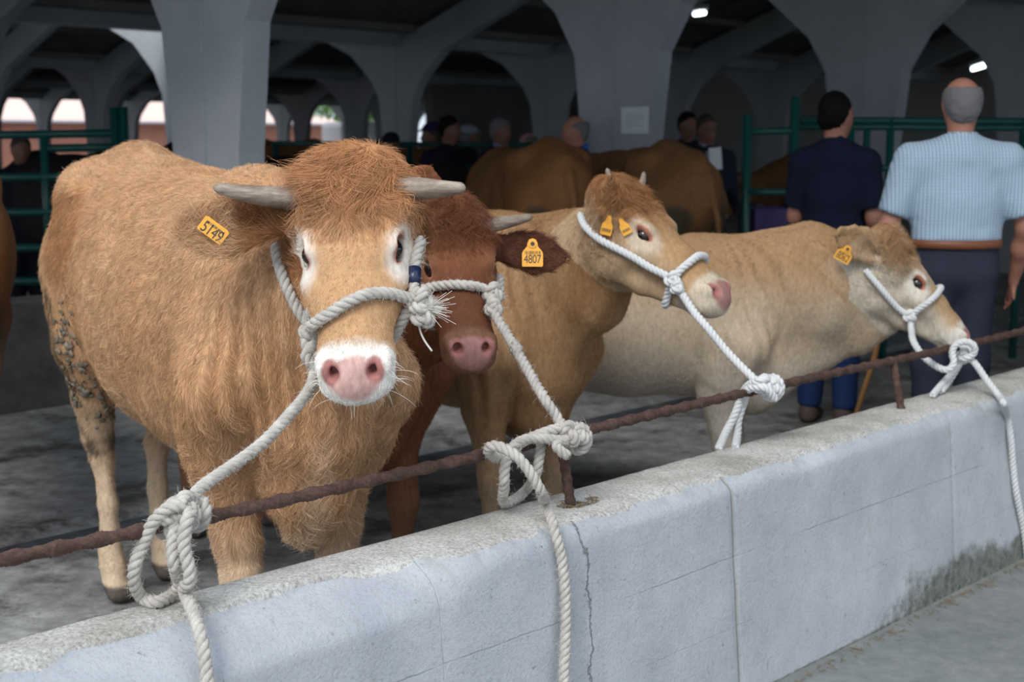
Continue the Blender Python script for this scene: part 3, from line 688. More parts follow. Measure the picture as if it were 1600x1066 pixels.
    for y in (-1, 1):
        e = sp.get('ear', {}).get(y, dict(dir=(-.15, y*1., -.12), n=(.9, 0, .3))); 
        d = np.array(e['dir'], float); d /= np.linalg.norm(d); n = np.array(e['n'], float); n = n-d*(n @ d); n /= np.linalg.norm(n); w = np.cross(d, n)
        L = e.get('len', .23); W = e.get('w', .056); b0 = np.array((e.get('bx', .11), y*.095*fw, -.080))
        droop = np.array(e.get('droop', (0, 0, 0)), float)
        pt = lambda t, off=0.: b0+d*L*t+droop*t*t+n*off
        h(b0-d*.02, pt(.15), (.034, .030), (.034, .026), .02, w)
        pr = [(.15, .034, .024), (.35, .050, .016), (.58, W, .012), (.80, W*.80, .010), (.97, W*.38, .008)]
        for (t0, w0, h0), (t1, w1, h1) in zip(pr[:-1], pr[1:]): h(pt(t0), pt(t1), (w0, h0), (w1, h1), .012, w)
        for (t0, w0), (t1, w1) in (((.22, .018), (.45, .036)), ((.45, .036), (.68, W*.76)), ((.68, W*.76), (.88, W*.5))):
            h(pt(t0, .019), pt(t1, .016), (w0, .0155), (w1, .0145), .008, w, 'sub')
        c.ears[y] = dict(pt=pt, d=d, n=n, w=w, L=L, W=W)
    V, Q = s.mesh(); V, Q = largest(V, Q); V = smooth_mesh(V, Q, 2, .45)
    if 'disp' in sp:
        for _ in range(1):
            N = vnormals(V, Q); V = V+N*sp['disp'](c, V, N)[:, None]
    c.V, c.Q = V, Q
    c.root = empty(name, pos, yaw, label=sp['label'], cat='cow', group=sp.get('group'))
    cols = sp['coat'](c, V)
    c.body = mesh_obj('body', V, Q.astype(np.int32), M_hide, c.root, True, cols)
    WV = c.toW(V); c.bvh = BVHTree.FromPolygons([Vector(v) for v in WV.tolist()], Q.tolist())
    # eyes
    for y in (-1, 1):
        cc = H(.212, y*.0785*fw, -.0520); V2, F2 = uv_ball(cc, .0240*hs, 20, 12); mesh_obj('eye', V2, F2, M_eye, c.root, True)
    # horns
    for y in (-1, 1):
        if 'horn' not in sp: break
        hn = sp['horn'].get(y)
        if not hn: continue
        pts = spline([H(*q) for q in hn['pts']], .006); m = len(pts); t = np.linspace(0, 1, m)
        rr = hn['r']*hs*(1-.62*t**1.3)*np.sqrt(np.clip((1.0-t)/.06, .04, 1)); 
        rr = rr*(1+.03*np.sin(t*60)*(t < .5)); V2, F2 = tube_geo(pts, rr, 18); mesh_obj('horn', V2, F2, M_horn, c.root, True)
    return c
def uv_ball(c, r, n=16, m=10, sc=(1, 1, 1), R=None):
    V = []; Fc = []
    for i in range(m+1):
        th = math.pi*i/m
        for j in range(n):
            ph = 2*math.pi*j/n; q = np.array([math.sin(th)*math.cos(ph)*sc[0], math.sin(th)*math.sin(ph)*sc[1], math.cos(th)*sc[2]])*r
            V.append(c+(R @ q if R is not None else q))
    for i in range(m):
        for j in range(n): Fc.append((i*n+j, (i+1)*n+j, (i+1)*n+(j+1) % n, i*n+(j+1) % n))
    return np.array(V), Fc
def bars_only(ctr, right, up, nn, w, h, back, o):
    mb = MB()
    for i in range(5): mb.box(np.asarray(ctr)+right*w*(-.32+.16*i)-up*h*.28+nn*(back/2+.0004), (w*.045, h*.10, .0002), [right, up, nn])
    mb.obj('worn_print', M_ink, o); return o
def ear_tag(c, ctr, right, up, digits, w=.052, h=.062, stud=True, back=.0016, plain=False):
    """flat printed tag with a round head, in the local frame of the cow"""
    right = np.asarray(right, float); right /= np.linalg.norm(right); up = np.asarray(up, float); up = up-right*(up @ right); up /= np.linalg.norm(up); nn = np.cross(right, up)
    poly = [(-.5, -.5), (-.46, -.55), (.46, -.55), (.5, -.5), (.5, -.02), (.46, .08), (.26, .28), (.24, .42), (.16, .56), (0, .61), (-.16, .56), (-.24, .42), (-.26, .28), (-.46, .08), (-.5, -.02)]
    if plain: poly = [(-.5, -.5), (-.46, -.55), (.46, -.55), (.5, -.5), (.5, .20), (.4, .26), (-.4, .26), (-.5, .20)]
    mb = MB(); mb.prism([(x*w, y*h*1.05) for x, y in poly], np.asarray(ctr), right, up, nn, back); o = mb.obj('ear_tag', M_tag, c.root)
    if not digits: return bars_only(ctr, right, up, nn, w, h, back, o)
    cu = bpy.data.curves.new('digits', 'FONT'); cu.body = digits; cu.size = w*.50; cu.align_x = 'CENTER'; cu.align_y = 'CENTER'; cu.extrude = .0002
    cu.space_character = .95
    tmp = bpy.data.objects.new('tmp', cu); COL.objects.link(tmp); bpy.context.view_layer.update()
    me = bpy.data.meshes.new_from_object(tmp.evaluated_get(bpy.context.evaluated_depsgraph_get())); bpy.data.objects.remove(tmp)
    n = len(me.vertices); co = np.zeros(n*3, dtype=np.float32); me.vertices.foreach_get('co', co); co = co.reshape(-1, 3)
    W = np.asarray(ctr)+np.outer(co[:, 0]*.86, right)+np.outer(co[:, 1]*1.15-h*.27, up)+np.outer(co[:, 2]+back/2+.0004, nn)
    me.vertices.foreach_set('co', W.astype(np.float32).ravel()); me.materials.clear(); me.materials.append(M_ink); me.update()
    d = bpy.data.objects.new('digits', me); COL.objects.link(d); d.parent = o
    mb = MB()                                                  # the small bar marks over the number
    rg = random.Random(3); x = -.36
    while x < .36:
        ww = rg.choice((.012, .02, .03)); mb.box(np.asarray(ctr)+right*x*w+up*(.02*h)+nn*(back/2+.0004), (ww*w/2, h*.07, .0002), [right, up, nn]); x += ww+rg.choice((.02, .03, .045))
    b = mb.obj('bar_marks', M_ink, o)
    if stud:
        k = np.asarray(ctr)+up*.40*h; V2, F2 = tube_geo([k-nn*.003, k+nn*.0035], .011, 20); mesh_obj('stud_rim', V2, F2, M_tag, o, False)
        V2, F2 = tube_geo([k+nn*.0036, k+nn*.0052], .0055, 16); mesh_obj('stud', V2, F2, M_ink, o, False)
    return o
def pad_d(q):
    ay = np.abs(q[:, 1]); return np.sqrt(((q[:, 0]-.502)/.050)**2+(ay/.055)**2+((q[:, 2]+.060)/.046)**2)
def lid_d(q, fw, eo=1.):
    ay = np.abs(q[:, 1]); a = .77*(ay-.097*fw)+.64*(q[:, 2]+.037); t = -.64*(ay-.097*fw)+.77*(q[:, 2]+.037)
    return np.sqrt(((q[:, 0]-.216)/.036)**2+(t/(.021*eo))**2+(a/.05)**2)
# ---- coat colours (the animal's own colours)
def base_coat(c, p, tan, dark, pale, seed=0):
    n1 = noise(p, 3.2, seed)*.6+noise(p, 8, seed+1)*.3+noise(p, 21, seed+2)*.2
    tan, dark, pale = map(np.array, (tan, dark, pale)); k = sstep(-.25, .75, n1)[:, None]; col = tan*(1-k*.5)+dark*k*.5
    sc = c.sp.get('scale', 1.); z = p[:, 2]/sc; x = p[:, 0]/sc
    low = (1-sstep(.30, .66, z+.08*n1))[:, None]*.75; bel = (sstep(.72, .60, z)*(x < 0)*(x > -1.5))[:, None]*.5
    col = col*(1-np.maximum(low, bel))+pale*np.maximum(low, bel)
    hf = (sstep(.062, .050, p[:, 2]/sc))[:, None]; col = col*(1-hf)+np.array([.11, .09, .075])*hf
    return col, n1
def head_paint(c, p, col, white=(.88, .84, .77), eyew=.8, pink=(.60, .37, .33), nose_white=1.):
    q = c.toH(p); hd = (q[:, 0] > -.05) & (q[:, 0] < .62) & (np.abs(q[:, 1]) < .2) & (q[:, 2] > -.3) & (q[:, 2] < .1)
    fw = c.sp.get('wide', 1.); col = col.copy(); n = noise(p, 30, 9)*.5+noise(p, 75, 10)*.4
    w = np.array(white); pk = np.array(pink)
    ay = np.abs(q[:, 1])
    de = np.sqrt(((q[:, 0]-.222)/.080)**2+((ay-.100*fw)/.048)**2+((q[:, 2]+.052)/.060)**2)
    k = (sstep(1.15, .55, de+.12*n)*eyew*hd)[:, None]; col = col*(1-k)+w*k
    mz = sstep(.425, .455, q[:, 0]+.012*n+.02*(q[:, 2] < -.1))*hd*nose_white*(q[:, 2] > -.19)*(ay < .125); k = mz[:, None]; col = col*(1-k)+w*k
    # pink muzzle pad
    dp = pad_d(q); k = (sstep(1.15, .9, dp+.05*n)*hd)[:, None]; pkv = pk*(1+.22*n[:, None]); col = col*(1-k)+pkv*k
    dn = np.sqrt(((q[:, 0]-.495)/.03)**2+((ay-.046)/.021)**2+((q[:, 2]+.044)/.028)**2); k = (sstep(1.2, .8, dn)*hd)[:, None]; col = col*(1-k)+np.array([.40, .17, .15])*k
    lid = lid_d(q, fw, .35+.65*c.sp.get('eo', 1.)); k = (sstep(1.12, .85, lid)*hd)[:, None]; col = col*(1-k)+np.array([.50, .20, .13])*k
    c._bare = lambda pp: bare_mask(c, pp)
    return col
def bare_mask(c, p):
    """1 where there is no hair: muzzle pad, nostrils, eye rims, hooves"""
    q = c.toH(p); fw = c.sp.get('wide', 1.); hd = (q[:, 0] > .1) & (q[:, 0] < .62) & (np.abs(q[:, 1]) < .2) & (q[:, 2] > -.3) & (q[:, 2] < .1); ay = np.abs(q[:, 1])
    dp = pad_d(q); dn = np.sqrt(((q[:, 0]-.495)/.03)**2+((ay-.046)/.021)**2+((q[:, 2]+.044)/.028)**2)
    lid = lid_d(q, fw, .35+.65*c.sp.get('eo', 1.))
    b = ((dp < 1) | (dn < 1) | (lid < 1)) & hd
    return b | (p[:, 2] < .055)
def fur_fun(c, spec):
    sc = c.sp.get('scale', 1.); coat = c.sp['coat']; spf = c.sp.get('wide', 1.)
    def f(p, n):
        q = c.toH(p); m = len(p)
        inhead = sstep(-.06, .06, q[:, 0]+.0*q[:, 1])*(np.abs(q[:, 1]) < .5)*sstep(-.30, -.22, q[:, 2])*(q[:, 2] < .25)*(q[:, 0] < .7)
        D = np.zeros((m, 3)); D[:, 0] = -.75; D[:, 2] = -.65
        nk = sstep(-.05*sc, .25*sc, p[:, 0])[:, None]; D = D*(1-nk)+np.array([-.25, 0, -1.])*nk
        sw = np.stack([noise(p, 5, 31), noise(p, 5, 32), noise(p, 5, 33)], 1)
        D = D+sw*spec.get('swirl', .45)
        # face: from the crown down to the nose, fanning outward
        hd = c.HR @ np.array([1, 0, -.15]); fan = np.outer(np.sign(q[:, 1])*np.clip(np.abs(q[:, 1])/.1, 0, 1)*.7, c.HR[:, 1])
        crown = sstep(.20, .05, q[:, 0])
        Dh = hd+fan+sw*(.25+.9*crown[:, None]); ih = (inhead*(np.abs(q[:, 1]) < .13))[:, None]; D = D*(1-ih)+Dh*ih
        L = np.full(m, spec.get('len', .02)); L = L*(1-.62*inhead*(q[:, 0] > .2)*(np.abs(q[:, 1]) < .14)); curl = np.full(m, spec.get('curl', .35)); lift = np.full(m, .28)
        L = L+spec.get('crown', .02)*crown*inhead*(np.abs(q[:, 1]) < .12)*(q[:, 2] > -.12); curl = curl+1.1*crown*inhead; lift = lift+.35*crown*inhead
        # ears: outward
        for y in (-1, 1):
            e = c.ears[y]; d0 = c.HR @ e['d']; b0 = e['pt'](0.); tt = ((q-b0) @ e['d'])/e['L']; off = np.linalg.norm(q-(b0+np.outer(tt, e['d']*e['L'])), axis=1)
            k = ((tt > .08) & (off < .10) & (q[:, 1]*y > .105) & (q[:, 0] < .2)).astype(float)
            D = D*(1-k[:, None])+(d0+sw*.35)*k[:, None]; L = np.where(k > 0, spec.get('ear', .026), L); lift = np.where(k > 0, .45, lift)
        ey = np.exp(-((lid_d(q, spf)/2.2)**4))*(q[:, 0] > .1)*(q[:, 0] < .35)*(np.abs(q[:, 1]) < .15); L = L*(1-.7*ey); lift = lift*(1-.6*ey)
        L = np.where(bare_mask(c, p), 0, L); L = np.where(p[:, 2] < .45*sc, L*.55, L)
        if 'mod' in spec: D, L, curl, lift = spec['mod'](c, p, q, n, D, L, curl, lift)
        return D, L, curl, lift, np.clip(coat(c, p), 0, 1)
    return f
def yaw_of(hx, hy): return math.atan2(hy, hx)
def V3(*a): return np.array(a, float)
# ---------- cow in front, facing the photographer
h1 = V3(.525, -.851, 0)
def coat1(c, p):
    col, n1 = base_coat(c, p, (.61, .375, .205), (.50, .245, .10), (.76, .62, .45), 3)
    q = c.toH(p); x, y, z = p[:, 0], p[:, 1], p[:, 2]
    n = noise(p, 6, 70)*.5+noise(p, 15, 71)*.3
    # paler rump and flank, darker patch behind the hip
    k = (sstep(-1.22, -1.45, x+.06*n)*sstep(.7, 1., z))[:, None]*.55; col = col*(1-k)+np.array([.72, .50, .29])*k
    d = np.sqrt(((x+1.10)/.19)**2+((z-1.18)/.17)**2)+.25*n; k = (sstep(1.15, .75, d)*(y < 0))[:, None]*.6; col = col*(1-k)+np.array([.42, .19, .07])*k
    # brisket folds: pale ridge
    k = (sstep(.45, .1, np.abs(y+.02)/.1)*sstep(.0, .1, x)*sstep(.9, .7, z))[:, None]*.35; col = col*(1-k)+np.array([.80, .66, .5])*k
    # dried dung on the thigh
    dd = np.sqrt(((x+1.44)/.25)**2+((z-.76)/.31)**2)+.55*noise(p, 14, 80)+.25*noise(p, 40, 81); k = (sstep(.95, .62, dd)*(y < -.02))[:, None]*.85; col = col*(1-k)+np.array([.10, .07, .042])*k
    hd = (q[:, 0] > -.06) & (q[:, 0] < .6) & (np.abs(q[:, 1]) < .18) & (q[:, 2] > -.25)
    cr = (sstep(.26, .06, q[:, 0]+.03*n)*hd)[:, None]*.85; col = col*(1-cr)+(np.array([.46, .215, .09])*(1+.25*n1[:, None]))*cr
    fc = (sstep(.22, .30, q[:, 0])*hd)[:, None]*.5; col = col*(1-fc)+np.array([.57, .345, .175])*fc
    for yy in (-1, 1):                                     # ears: red-brown upper rim, pale fringe; whole ear darkened for its missing shadow
        e = c.ears[yy]; b0 = e['pt'](0.); t = ((q-b0) @ e['d'])/e['L']; w_ = ((q-b0) @ e['w'])/e['W']; of = np.abs((q-b0) @ e['n'])
        k = ((t > .1) & (t < 1.15) & (np.abs(w_) < 1.5) & (of < .07) & (q[:, 1]*yy > .1)).astype(float)[:, None]
        up_ = w_*np.sign(e['w'][0])*-1; s_ = sstep(-.5, .6, up_+.2*n)[:, None]; f_ = sstep(-.45, -.85, up_+.15*n)[:, None]
        ec = np.array([.36, .165, .068])*(1-s_)+np.array([.24, .095, .036])*s_; f_ = f_*sstep(.75, .5, t)[:, None]; ec = ec*(1-f_)+np.array([.80, .64, .45])*f_; col = col*(1-k)+ec*k
    return head_paint(c, p, col)
def disp1(c, p, N):
    q = c.toH(p); x, y, z = p[:, 0], p[:, 1], p[:, 2]; hd = sstep(-.02, .05, q[:, 0])*sstep(-.24, -.2, q[:, 2])
    d = .006*noise(p, 7, 20)+.003*noise(p, 18, 21)
    # upright skin folds on the neck and throat
    nk = sstep(.05, .2, x)*(1-hd)*sstep(.62, .75, z); d = d+nk*.012*np.sin(34*np.arctan2(y, x)+4.5*noise(p*np.array([1, 1, .45]), 6, 22))*sstep(1.35, 1.15, z)*np.clip(.5+noise(p, 3, 23), 0, 1)
    d = d+hd*sstep(.3, .1, q[:, 0])*(.006*noise(p, 22, 24)+.004*noise(p, 45, 25))*(np.abs(q[:, 1]) < .13)
    # brow wrinkles
    d = d*(1-.8*hd*(q[:, 0] > .28))
    return d
cow1 = build_cow('cow', dict(lx=.84, top=1.28, pos=(-.555, 3.44), yaw=yaw_of(.505, -.863), scale=1.0, poll=P(544, 243, 3.05), fwd=V3(.055, -.53, -.845), up=V3(-.03, -1, .35), hs=.97, wide=1.1,
    neck1=(.17, 0, 1.13), nk=(.135, .19), eo=1.2, fine=.0052, coarse=.013, belly=1.0,
    fore=((.0, -.03), (0, .02)), hind=((-.06, -.07), (.10, .04)),
    extra=[((.18, -.02, .86), (.14, -.02, .62), (.022, .05), (.018, .035), .05, 'add'), ((.15, .03, .66), (.10, .0, .535), (.06, .07), (.045, .04), .06, 'add')],
    ear={-1: dict(dir=(.02, -1, -.08), n=(.35, 0, .9), len=.30, w=.070, bx=.095, droop=(.0, 0, .0)), 1: dict(dir=(-.05, .16, -1), n=(.5, .6, .4), len=.17, w=.05)},
    horn={-1: dict(pts=[(.083, -.09, -.035), (.083, -.14, -.022), (.082, -.21, -.0), (.072, -.290, .025)], r=.029), 1: dict(pts=[(.070, .09, -.035), (.080, .14, -.025), (.100, .20, .0), (.122, .255, .035)], r=.029)},
    coat=coat1, disp=disp1, label='large tan horned cow in front facing the camera, orange tag in one ear'))
def mod1(c, p, q, n, D, L, curl, lift):
    # flank and hip hair is curly
    k = sstep(-.9, -1.2, p[:, 0])*(p[:, 2] > .9)+.5*(p[:, 0] < -.1)*(p[:, 2] > .75); curl = curl+.7*k*(noise(p, 4, 55) > -.1)
    br = sstep(.0, .12, p[:, 0])*sstep(1.0, .7, p[:, 2])*(p[:, 2] > .5); L = L+.010*br; curl = curl+.8*br; lift = lift+.1*br
    return D, L, curl, lift
def dens1(c):
    def d(p, n):
        v = (np.array([0, 0, EYE])-c.toW(p)); v /= np.linalg.norm(v, axis=1)[:, None]; f = ((n @ c.R.T)*v).sum(1)
        q = c.toH(p); face = (q[:, 0] > .2)*(np.abs(q[:, 1]) < .14)*(q[:, 2] > -.2)
        return np.where(f < -.25, .15, 1.)*(1+.8*face)*(p[:, 2] > .1)
    return d
FUR = 1.
grow('coat', cow1.V, cow1.Q, None, M_fur, cow1.root, int(400000*FUR), dens1(cow1), fur_fun(cow1, dict(len=.021, crown=.026, curl=.30, swirl=.5, ear=.040, mod=mod1)), 1, 4, .00042)

# ---------- dark red cow behind it
def mk_coat(tan, dark, pale, seed, crown=None, ears=None, top=None, **kw):
    def f(c, p):
        col, n1 = base_coat(c, p, tan, dark, pale, seed); q = c.toH(p); sc = c.sp.get('scale', 1.)
        hd = (q[:, 0] > -.08) & (q[:, 0] < .6) & (np.abs(q[:, 1]) < .18) & (q[:, 2] > -.28)
        if top is not None: k = (sstep(1.0*sc, 1.3*sc, p[:, 2]+.05*n1)*(~hd))[:, None]*.8; col = col*(1-k)+np.array(top)*k
        if kw.get('under') is not None: k = (sstep(.95*sc, .62*sc, p[:, 2]+.06*n1)*(~hd))[:, None]*.7; col = col*(1-k)+np.array(kw['under'])*k
        if crown is not None: k = (sstep(.26, .06, q[:, 0]+.04*n1)*hd*(q[:, 2] > -.11))[:, None]*.85; col = col*(1-k)+np.array(crown)*k
        if kw.get('face') is not None: k = (sstep(.20, .32, q[:, 0])*hd*sstep(-.14, -.04, q[:, 2]))[:, None]*.8; col = col*(1-k)+np.array(kw['face'])*k
        if kw.get('cheek') is not None: k = (sstep(-.03, -.10, q[:, 2]+.02*n1)*hd)[:, None]*.8; col = col*(1-k)+np.array(kw['cheek'])*k
        if ears is not None:
            e = (np.abs(q[:, 1]) > .12) & (q[:, 0] < .30) & (q[:, 0] > -.35) & (np.abs(q[:, 1]) < .42) & (q[:, 2] > -.3); k = e[:, None]*.8; col = col*(1-k)+np.array(ears)*k
        if kw.get('streak'): st = sstep(.1, .7, noise(p*np.array([1, 1, .22]), 17, seed+40))*sstep(.0, .15, p[:, 0])*(~hd)*sstep(.55*sc, .7*sc, p[:, 2]); k = st[:, None]*.55; col = col*(1-k)+np.array(kw['streak'])*k
        return head_paint(c, p, col, **kw.get('hp', {}))
    return f
def disp_soft(c, p, N):
    sc = c.sp.get('scale', 1.); q = c.toH(p); hd = sstep(-.04, .05, q[:, 0])*sstep(-.28, -.2, q[:, 2])*(np.abs(q[:, 1]) < .2)
    nk = sstep(-.05, .12, p[:, 0])*(1-hd)*sstep(.5*sc, .7*sc, p[:, 2])
    return .005*noise(p, 6, 40)+nk*.006*np.sin(30*np.arctan2(p[:, 1], p[:, 0]+.05)+4*noise(p*np.array([1, 1, .45]), 6, 42))*np.clip(.5+noise(p, 3, 23), 0, 1)
def densc(c, headw=1.5):
    def d(p, n):
        v = (np.array([0, 0, EYE])-c.toW(p)); v /= np.linalg.norm(v, axis=1)[:, None]; f = ((n @ c.R.T)*v).sum(1)
        q = c.toH(p); h_ = (q[:, 0] > -.05)*(q[:, 0] < .6)*(np.abs(q[:, 1]) < .36)*(q[:, 2] > -.2)
        return np.where(f < -.25, .1, 1.)*(1+headw*h_)*(p[:, 2] > .1)
    return d
cow2 = build_cow('cow', dict(scale=.88, lx=.84, pos=(-.46, 4.28), yaw=yaw_of(.53, -.85), eo=.9, poll=P(708, 313, 3.78), fwd=V3(.14, -.64, -.75), up=V3(.18, -.75, .6), hs=.89, wide=1.02,
    neck1=(.36, .10, 1.17), nk=(.12, .17), fine=.0062, coarse=.015,
    ear={1: dict(dir=(.10, 1, -.10), n=(.3, -.1, .9), len=.26, w=.064), -1: dict(dir=(-.80, .10, .60), n=(.55, -.31, .7), len=.20, w=.075, bx=.05)},
    horn={1: dict(pts=[(.075, .07, -.03), (.075, .12, -.02), (.070, .175, -.01), (.062, .235, .0)], r=.026), -1: dict(pts=[(.075, -.07, -.03), (.08, -.12, -.02), (.085, -.17, -.0), (.085, -.22, .02)], r=.026)},
    coat=mk_coat((.20, .070, .028), (.12, .036, .016), (.20, .11, .06), 12, crown=(.17, .060, .028), ears=(.11, .038, .020), face=(.13, .045, .021), hp=dict(white=(.26, .14, .085), eyew=.3, nose_white=.6, pink=(.36, .18, .16))),
    disp=disp_soft, label='dark red horned cow behind the front one, orange tag 4807 on its ear'))
grow('coat', cow2.V, cow2.Q, None, M_fur, cow2.root, int(110000*FUR), densc(cow2), fur_fun(cow2, dict(len=.017, crown=.035, curl=.15, swirl=.35, ear=.022)), 2, 4, .00045)
# ---------- tan cow in the middle, head turned to the right
cow3 = build_cow('cow', dict(scale=.88, lx=.9, pos=(.03, 4.72), yaw=yaw_of(.62, -.785), eo=.45, poll=P(964, 281, 4.38), fwd=V3(.66, -.42, -.60), up=V3(.506, -.354, .779), hs=.95, wide=.92,
    neck1=(.30, .05, 1.20), nk=(.13, .20), fine=.0068, coarse=.016,
    ear={-1: dict(dir=(-.45, -.40, .8), n=(.8, -.5, .2), len=.17, w=.042), 1: dict(dir=(-.2, .8, -.5), n=(.5, 0, .9), len=.18, w=.045)},
    horn={-1: dict(pts=[(.045, -.07, -.02), (.03, -.09, .01), (.015, -.10, .028), (-.01, -.10, .045)], r=.017), 1: dict(pts=[(.045, .07, -.02), (.04, .10, .0), (.025, .12, .018), (.01, .128, .035)], r=.017)},
    coat=mk_coat((.40, .235, .115), (.29, .145, .058), (.48, .35, .22), 22, crown=(.34, .15, .055), ears=(.40, .20, .085), face=(.44, .26, .125), cheek=(.54, .385, .235), streak=(.24, .11, .042), hp=dict(white=(.64, .54, .41), eyew=.8, pink=(.45, .23, .20))),
    disp=disp_soft, label='tan cow with small curved horns, head turned right, white rope halter'))
grow('coat', cow3.V, cow3.Q, None, M_fur, cow3.root, int(110000*FUR), densc(cow3), fur_fun(cow3, dict(len=.013, crown=.030, curl=.12, swirl=.3, ear=.018)), 3, 4, .0005)
# ---------- cream heifer on the right
cow4 = build_cow('cow', dict(scale=.80, lx=1.1, hind=((-.2, 0), (-.2, 0)), pos=(.82, 5.35), yaw=yaw_of(.965, -.26), eo=.5, poll=P(1392, 362, 5.20), fwd=V3(.66, -.12, -.74), up=V3(.71, -.225, .67), hs=.93, wide=.92,
    neck1=(.42, .0, 1.19), nk=(.12, .22), fine=.0072, coarse=.016,
    extraW=[(P(1175, 590, 5.32), P(1255, 525, 5.32), (.10, .13), (.07, .14), .06), (P(1255, 525, 5.32), P(1330, 492, 5.28), (.07, .14), (.055, .145), .06), (P(1330, 492, 5.28), P(1392, 470, 5.22), (.055, .145), (.05, .11), .06)],
    ear={-1: dict(dir=(-.90, -.45, -.22), n=(.26, -.93, .08), len=.26, w=.07, bx=.07), 1: dict(dir=(-.7, .28, .7), n=(.4, -.8, .3), len=.15, w=.055)},
    horn={1: dict(pts=[(.05, .065, -.02), (.035, .085, .015), (.03, .095, .034)], r=.019)},
    coat=mk_coat((.54, .43, .31), (.45, .32, .20), (.60, .54, .46), 32, crown=(.36, .19, .08), ears=(.42, .26, .135), top=(.38, .205, .085), face=(.43, .27, .13), cheek=(.64, .57, .46), under=(.58, .53, .455), hp=dict(white=(.74, .69, .60), eyew=.8, pink=(.45, .23, .20))),
    disp=disp_soft, label='pale cream heifer standing side-on at the right, orange tag 8062'))
grow('coat', cow4.V, cow4.Q, None, M_fur, cow4.root, int(100000*FUR), densc(cow4), fur_fun(cow4, dict(len=.012, crown=.030, curl=.10, swirl=.2, ear=.018)), 4, 4, .00055)
def cast(c, px, py):
    d = ray(px, py); d = d/np.linalg.norm(d); h_, n, i, dist = c.bvh.ray_cast(Vector((0, 0, EYE)), Vector(d))
    if h_ is None: return None, None
    return np.array(h_), np.array(n)
def place_tag(c, px, py, ang, digits, w, h, off=.010, face=.5, dflt=3., stud=True, plain=False):
    p, n = cast(c, px, py)
    if p is None: print('TAG MISS', px, py); p = P(px, py, dflt); n = -ray(px, py)
    v = np.array([0, 0, EYE])-p; v /= np.linalg.norm(v)
    if n @ v < 0: n = -n
    n = n*(1-face)+v*face; n /= np.linalg.norm(n); a = math.radians(ang); r_ = np.array([math.cos(a), 0, -math.sin(a)]); r_ = r_-n*(r_ @ n); r_ /= np.linalg.norm(r_); u = np.cross(n, r_)
    ctr = c.toL(p+n*off); return ear_tag(c, ctr, c.R.T @ r_, c.R.T @ u, digits, w, h, stud, plain=plain)
place_tag(cow1, 338, 357, 37, '5149', .062, .042, .027, .6, 2.95, False, True)
place_tag(cow2, 831, 397, 0, '4807', .056, .062, .026, .8, 3.7)
place_tag(cow3, 950, 352, 12, '', .034, .050, .012, .5, 4.25, False)
place_tag(cow3, 976, 354, -28, '', .030, .044, .010, .5, 4.25, False)
place_tag(cow4, 1320, 396, 27, '8062', .058, .052, .014, .7, 5.2)

# whiskers and dried dung of the front cow
def whiskers(c, n=95, seed=5):
    rg = np.random.default_rng(seed); q = c.toH(c.V); ay = np.abs(q[:, 1]); N = vnormals(c.V, c.Q)
    m = (q[:, 0] > .44) & (q[:, 0] < .56) & (ay < .11) & (q[:, 2] > -.19) & (q[:, 2] < -.05) & ((q[:, 2] < -.11) | (ay > .066)); idx = np.nonzero(m)[0]
    if len(idx) == 0: return
    i = rg.choice(idx, n); p = c.V[i]; d = N[i]+rg.normal(0, .25, (n, 3)); L = .012+.032*rg.random(n)**1.4; pts = np.stack([p, p+d*L[:, None]*.35, p+(d*L[:, None])*.7+[0, 0, -.004], p+d*L[:, None]*.95+np.array([0, 0, -.016])*(L/.06)[:, None]], 1)
    hc = bpy.data.hair_curves.new('whiskers'); hc.add_curves([4]*n); hc.attributes['position'].data.foreach_set('vector', pts.astype(np.float32).ravel())
    ra = hc.attributes.get('radius') or hc.attributes.new('radius', 'FLOAT', 'POINT'); ra.data.foreach_set('value', np.tile([.0005, .0004, .0003, .0001], n).astype(np.float32))
    hc.materials.append(mat('whisker', (.85, .80, .70), .5)); o = bpy.data.objects.new('whiskers', hc); COL.objects.link(o); o.parent = c.root
whiskers(cow1)
def dung(c, spots, n, seed=7):
    rg = np.random.default_rng(seed); mb = MB()
    for k in range(n):
        x0, y0, sx, sy = spots[k % len(spots)]; px, py = x0+rg.normal()*sx, y0+rg.normal()*sy; h_, nn = cast(c, px, py)
        if h_ is None or h_[1] < 3.9: continue
        v = (np.array([0, 0, EYE])-h_); v /= np.linalg.norm(v); nn = nn if nn @ v > 0 else -nn; a = np.cross(nn, rg.normal(size=3)); a /= np.linalg.norm(a); b = np.cross(nn, a); s = .005+.012*rg.random()**2.5
        V, F_ = uv_ball(np.zeros(3), 1., 8, 5); V = V*(1+.35*rg.normal(size=(len(V), 1))*.5); W = c.toL(h_+nn*.008+V[:, :1]*a*s+V[:, 1:2]*b*s*.6+V[:, 2:3]*nn*s*.35); mb.add(W, F_)
    m = mat('dried_dung', (.15, .125, .085), .9); setc(m, ramp(m, nz(m, 40, 4), [(.3, (.09, .07, .045)), (.7, (.25, .22, .16))])); o = mb.obj('dried_dung', m, c.root, True); o['kind'] = 'stuff'
dung(cow1, [(100, 510, 7, 22), (108, 540, 9, 18), (120, 590, 12, 18), (130, 620, 12, 16), (175, 590, 20, 14), (165, 640, 10, 16)], 200)
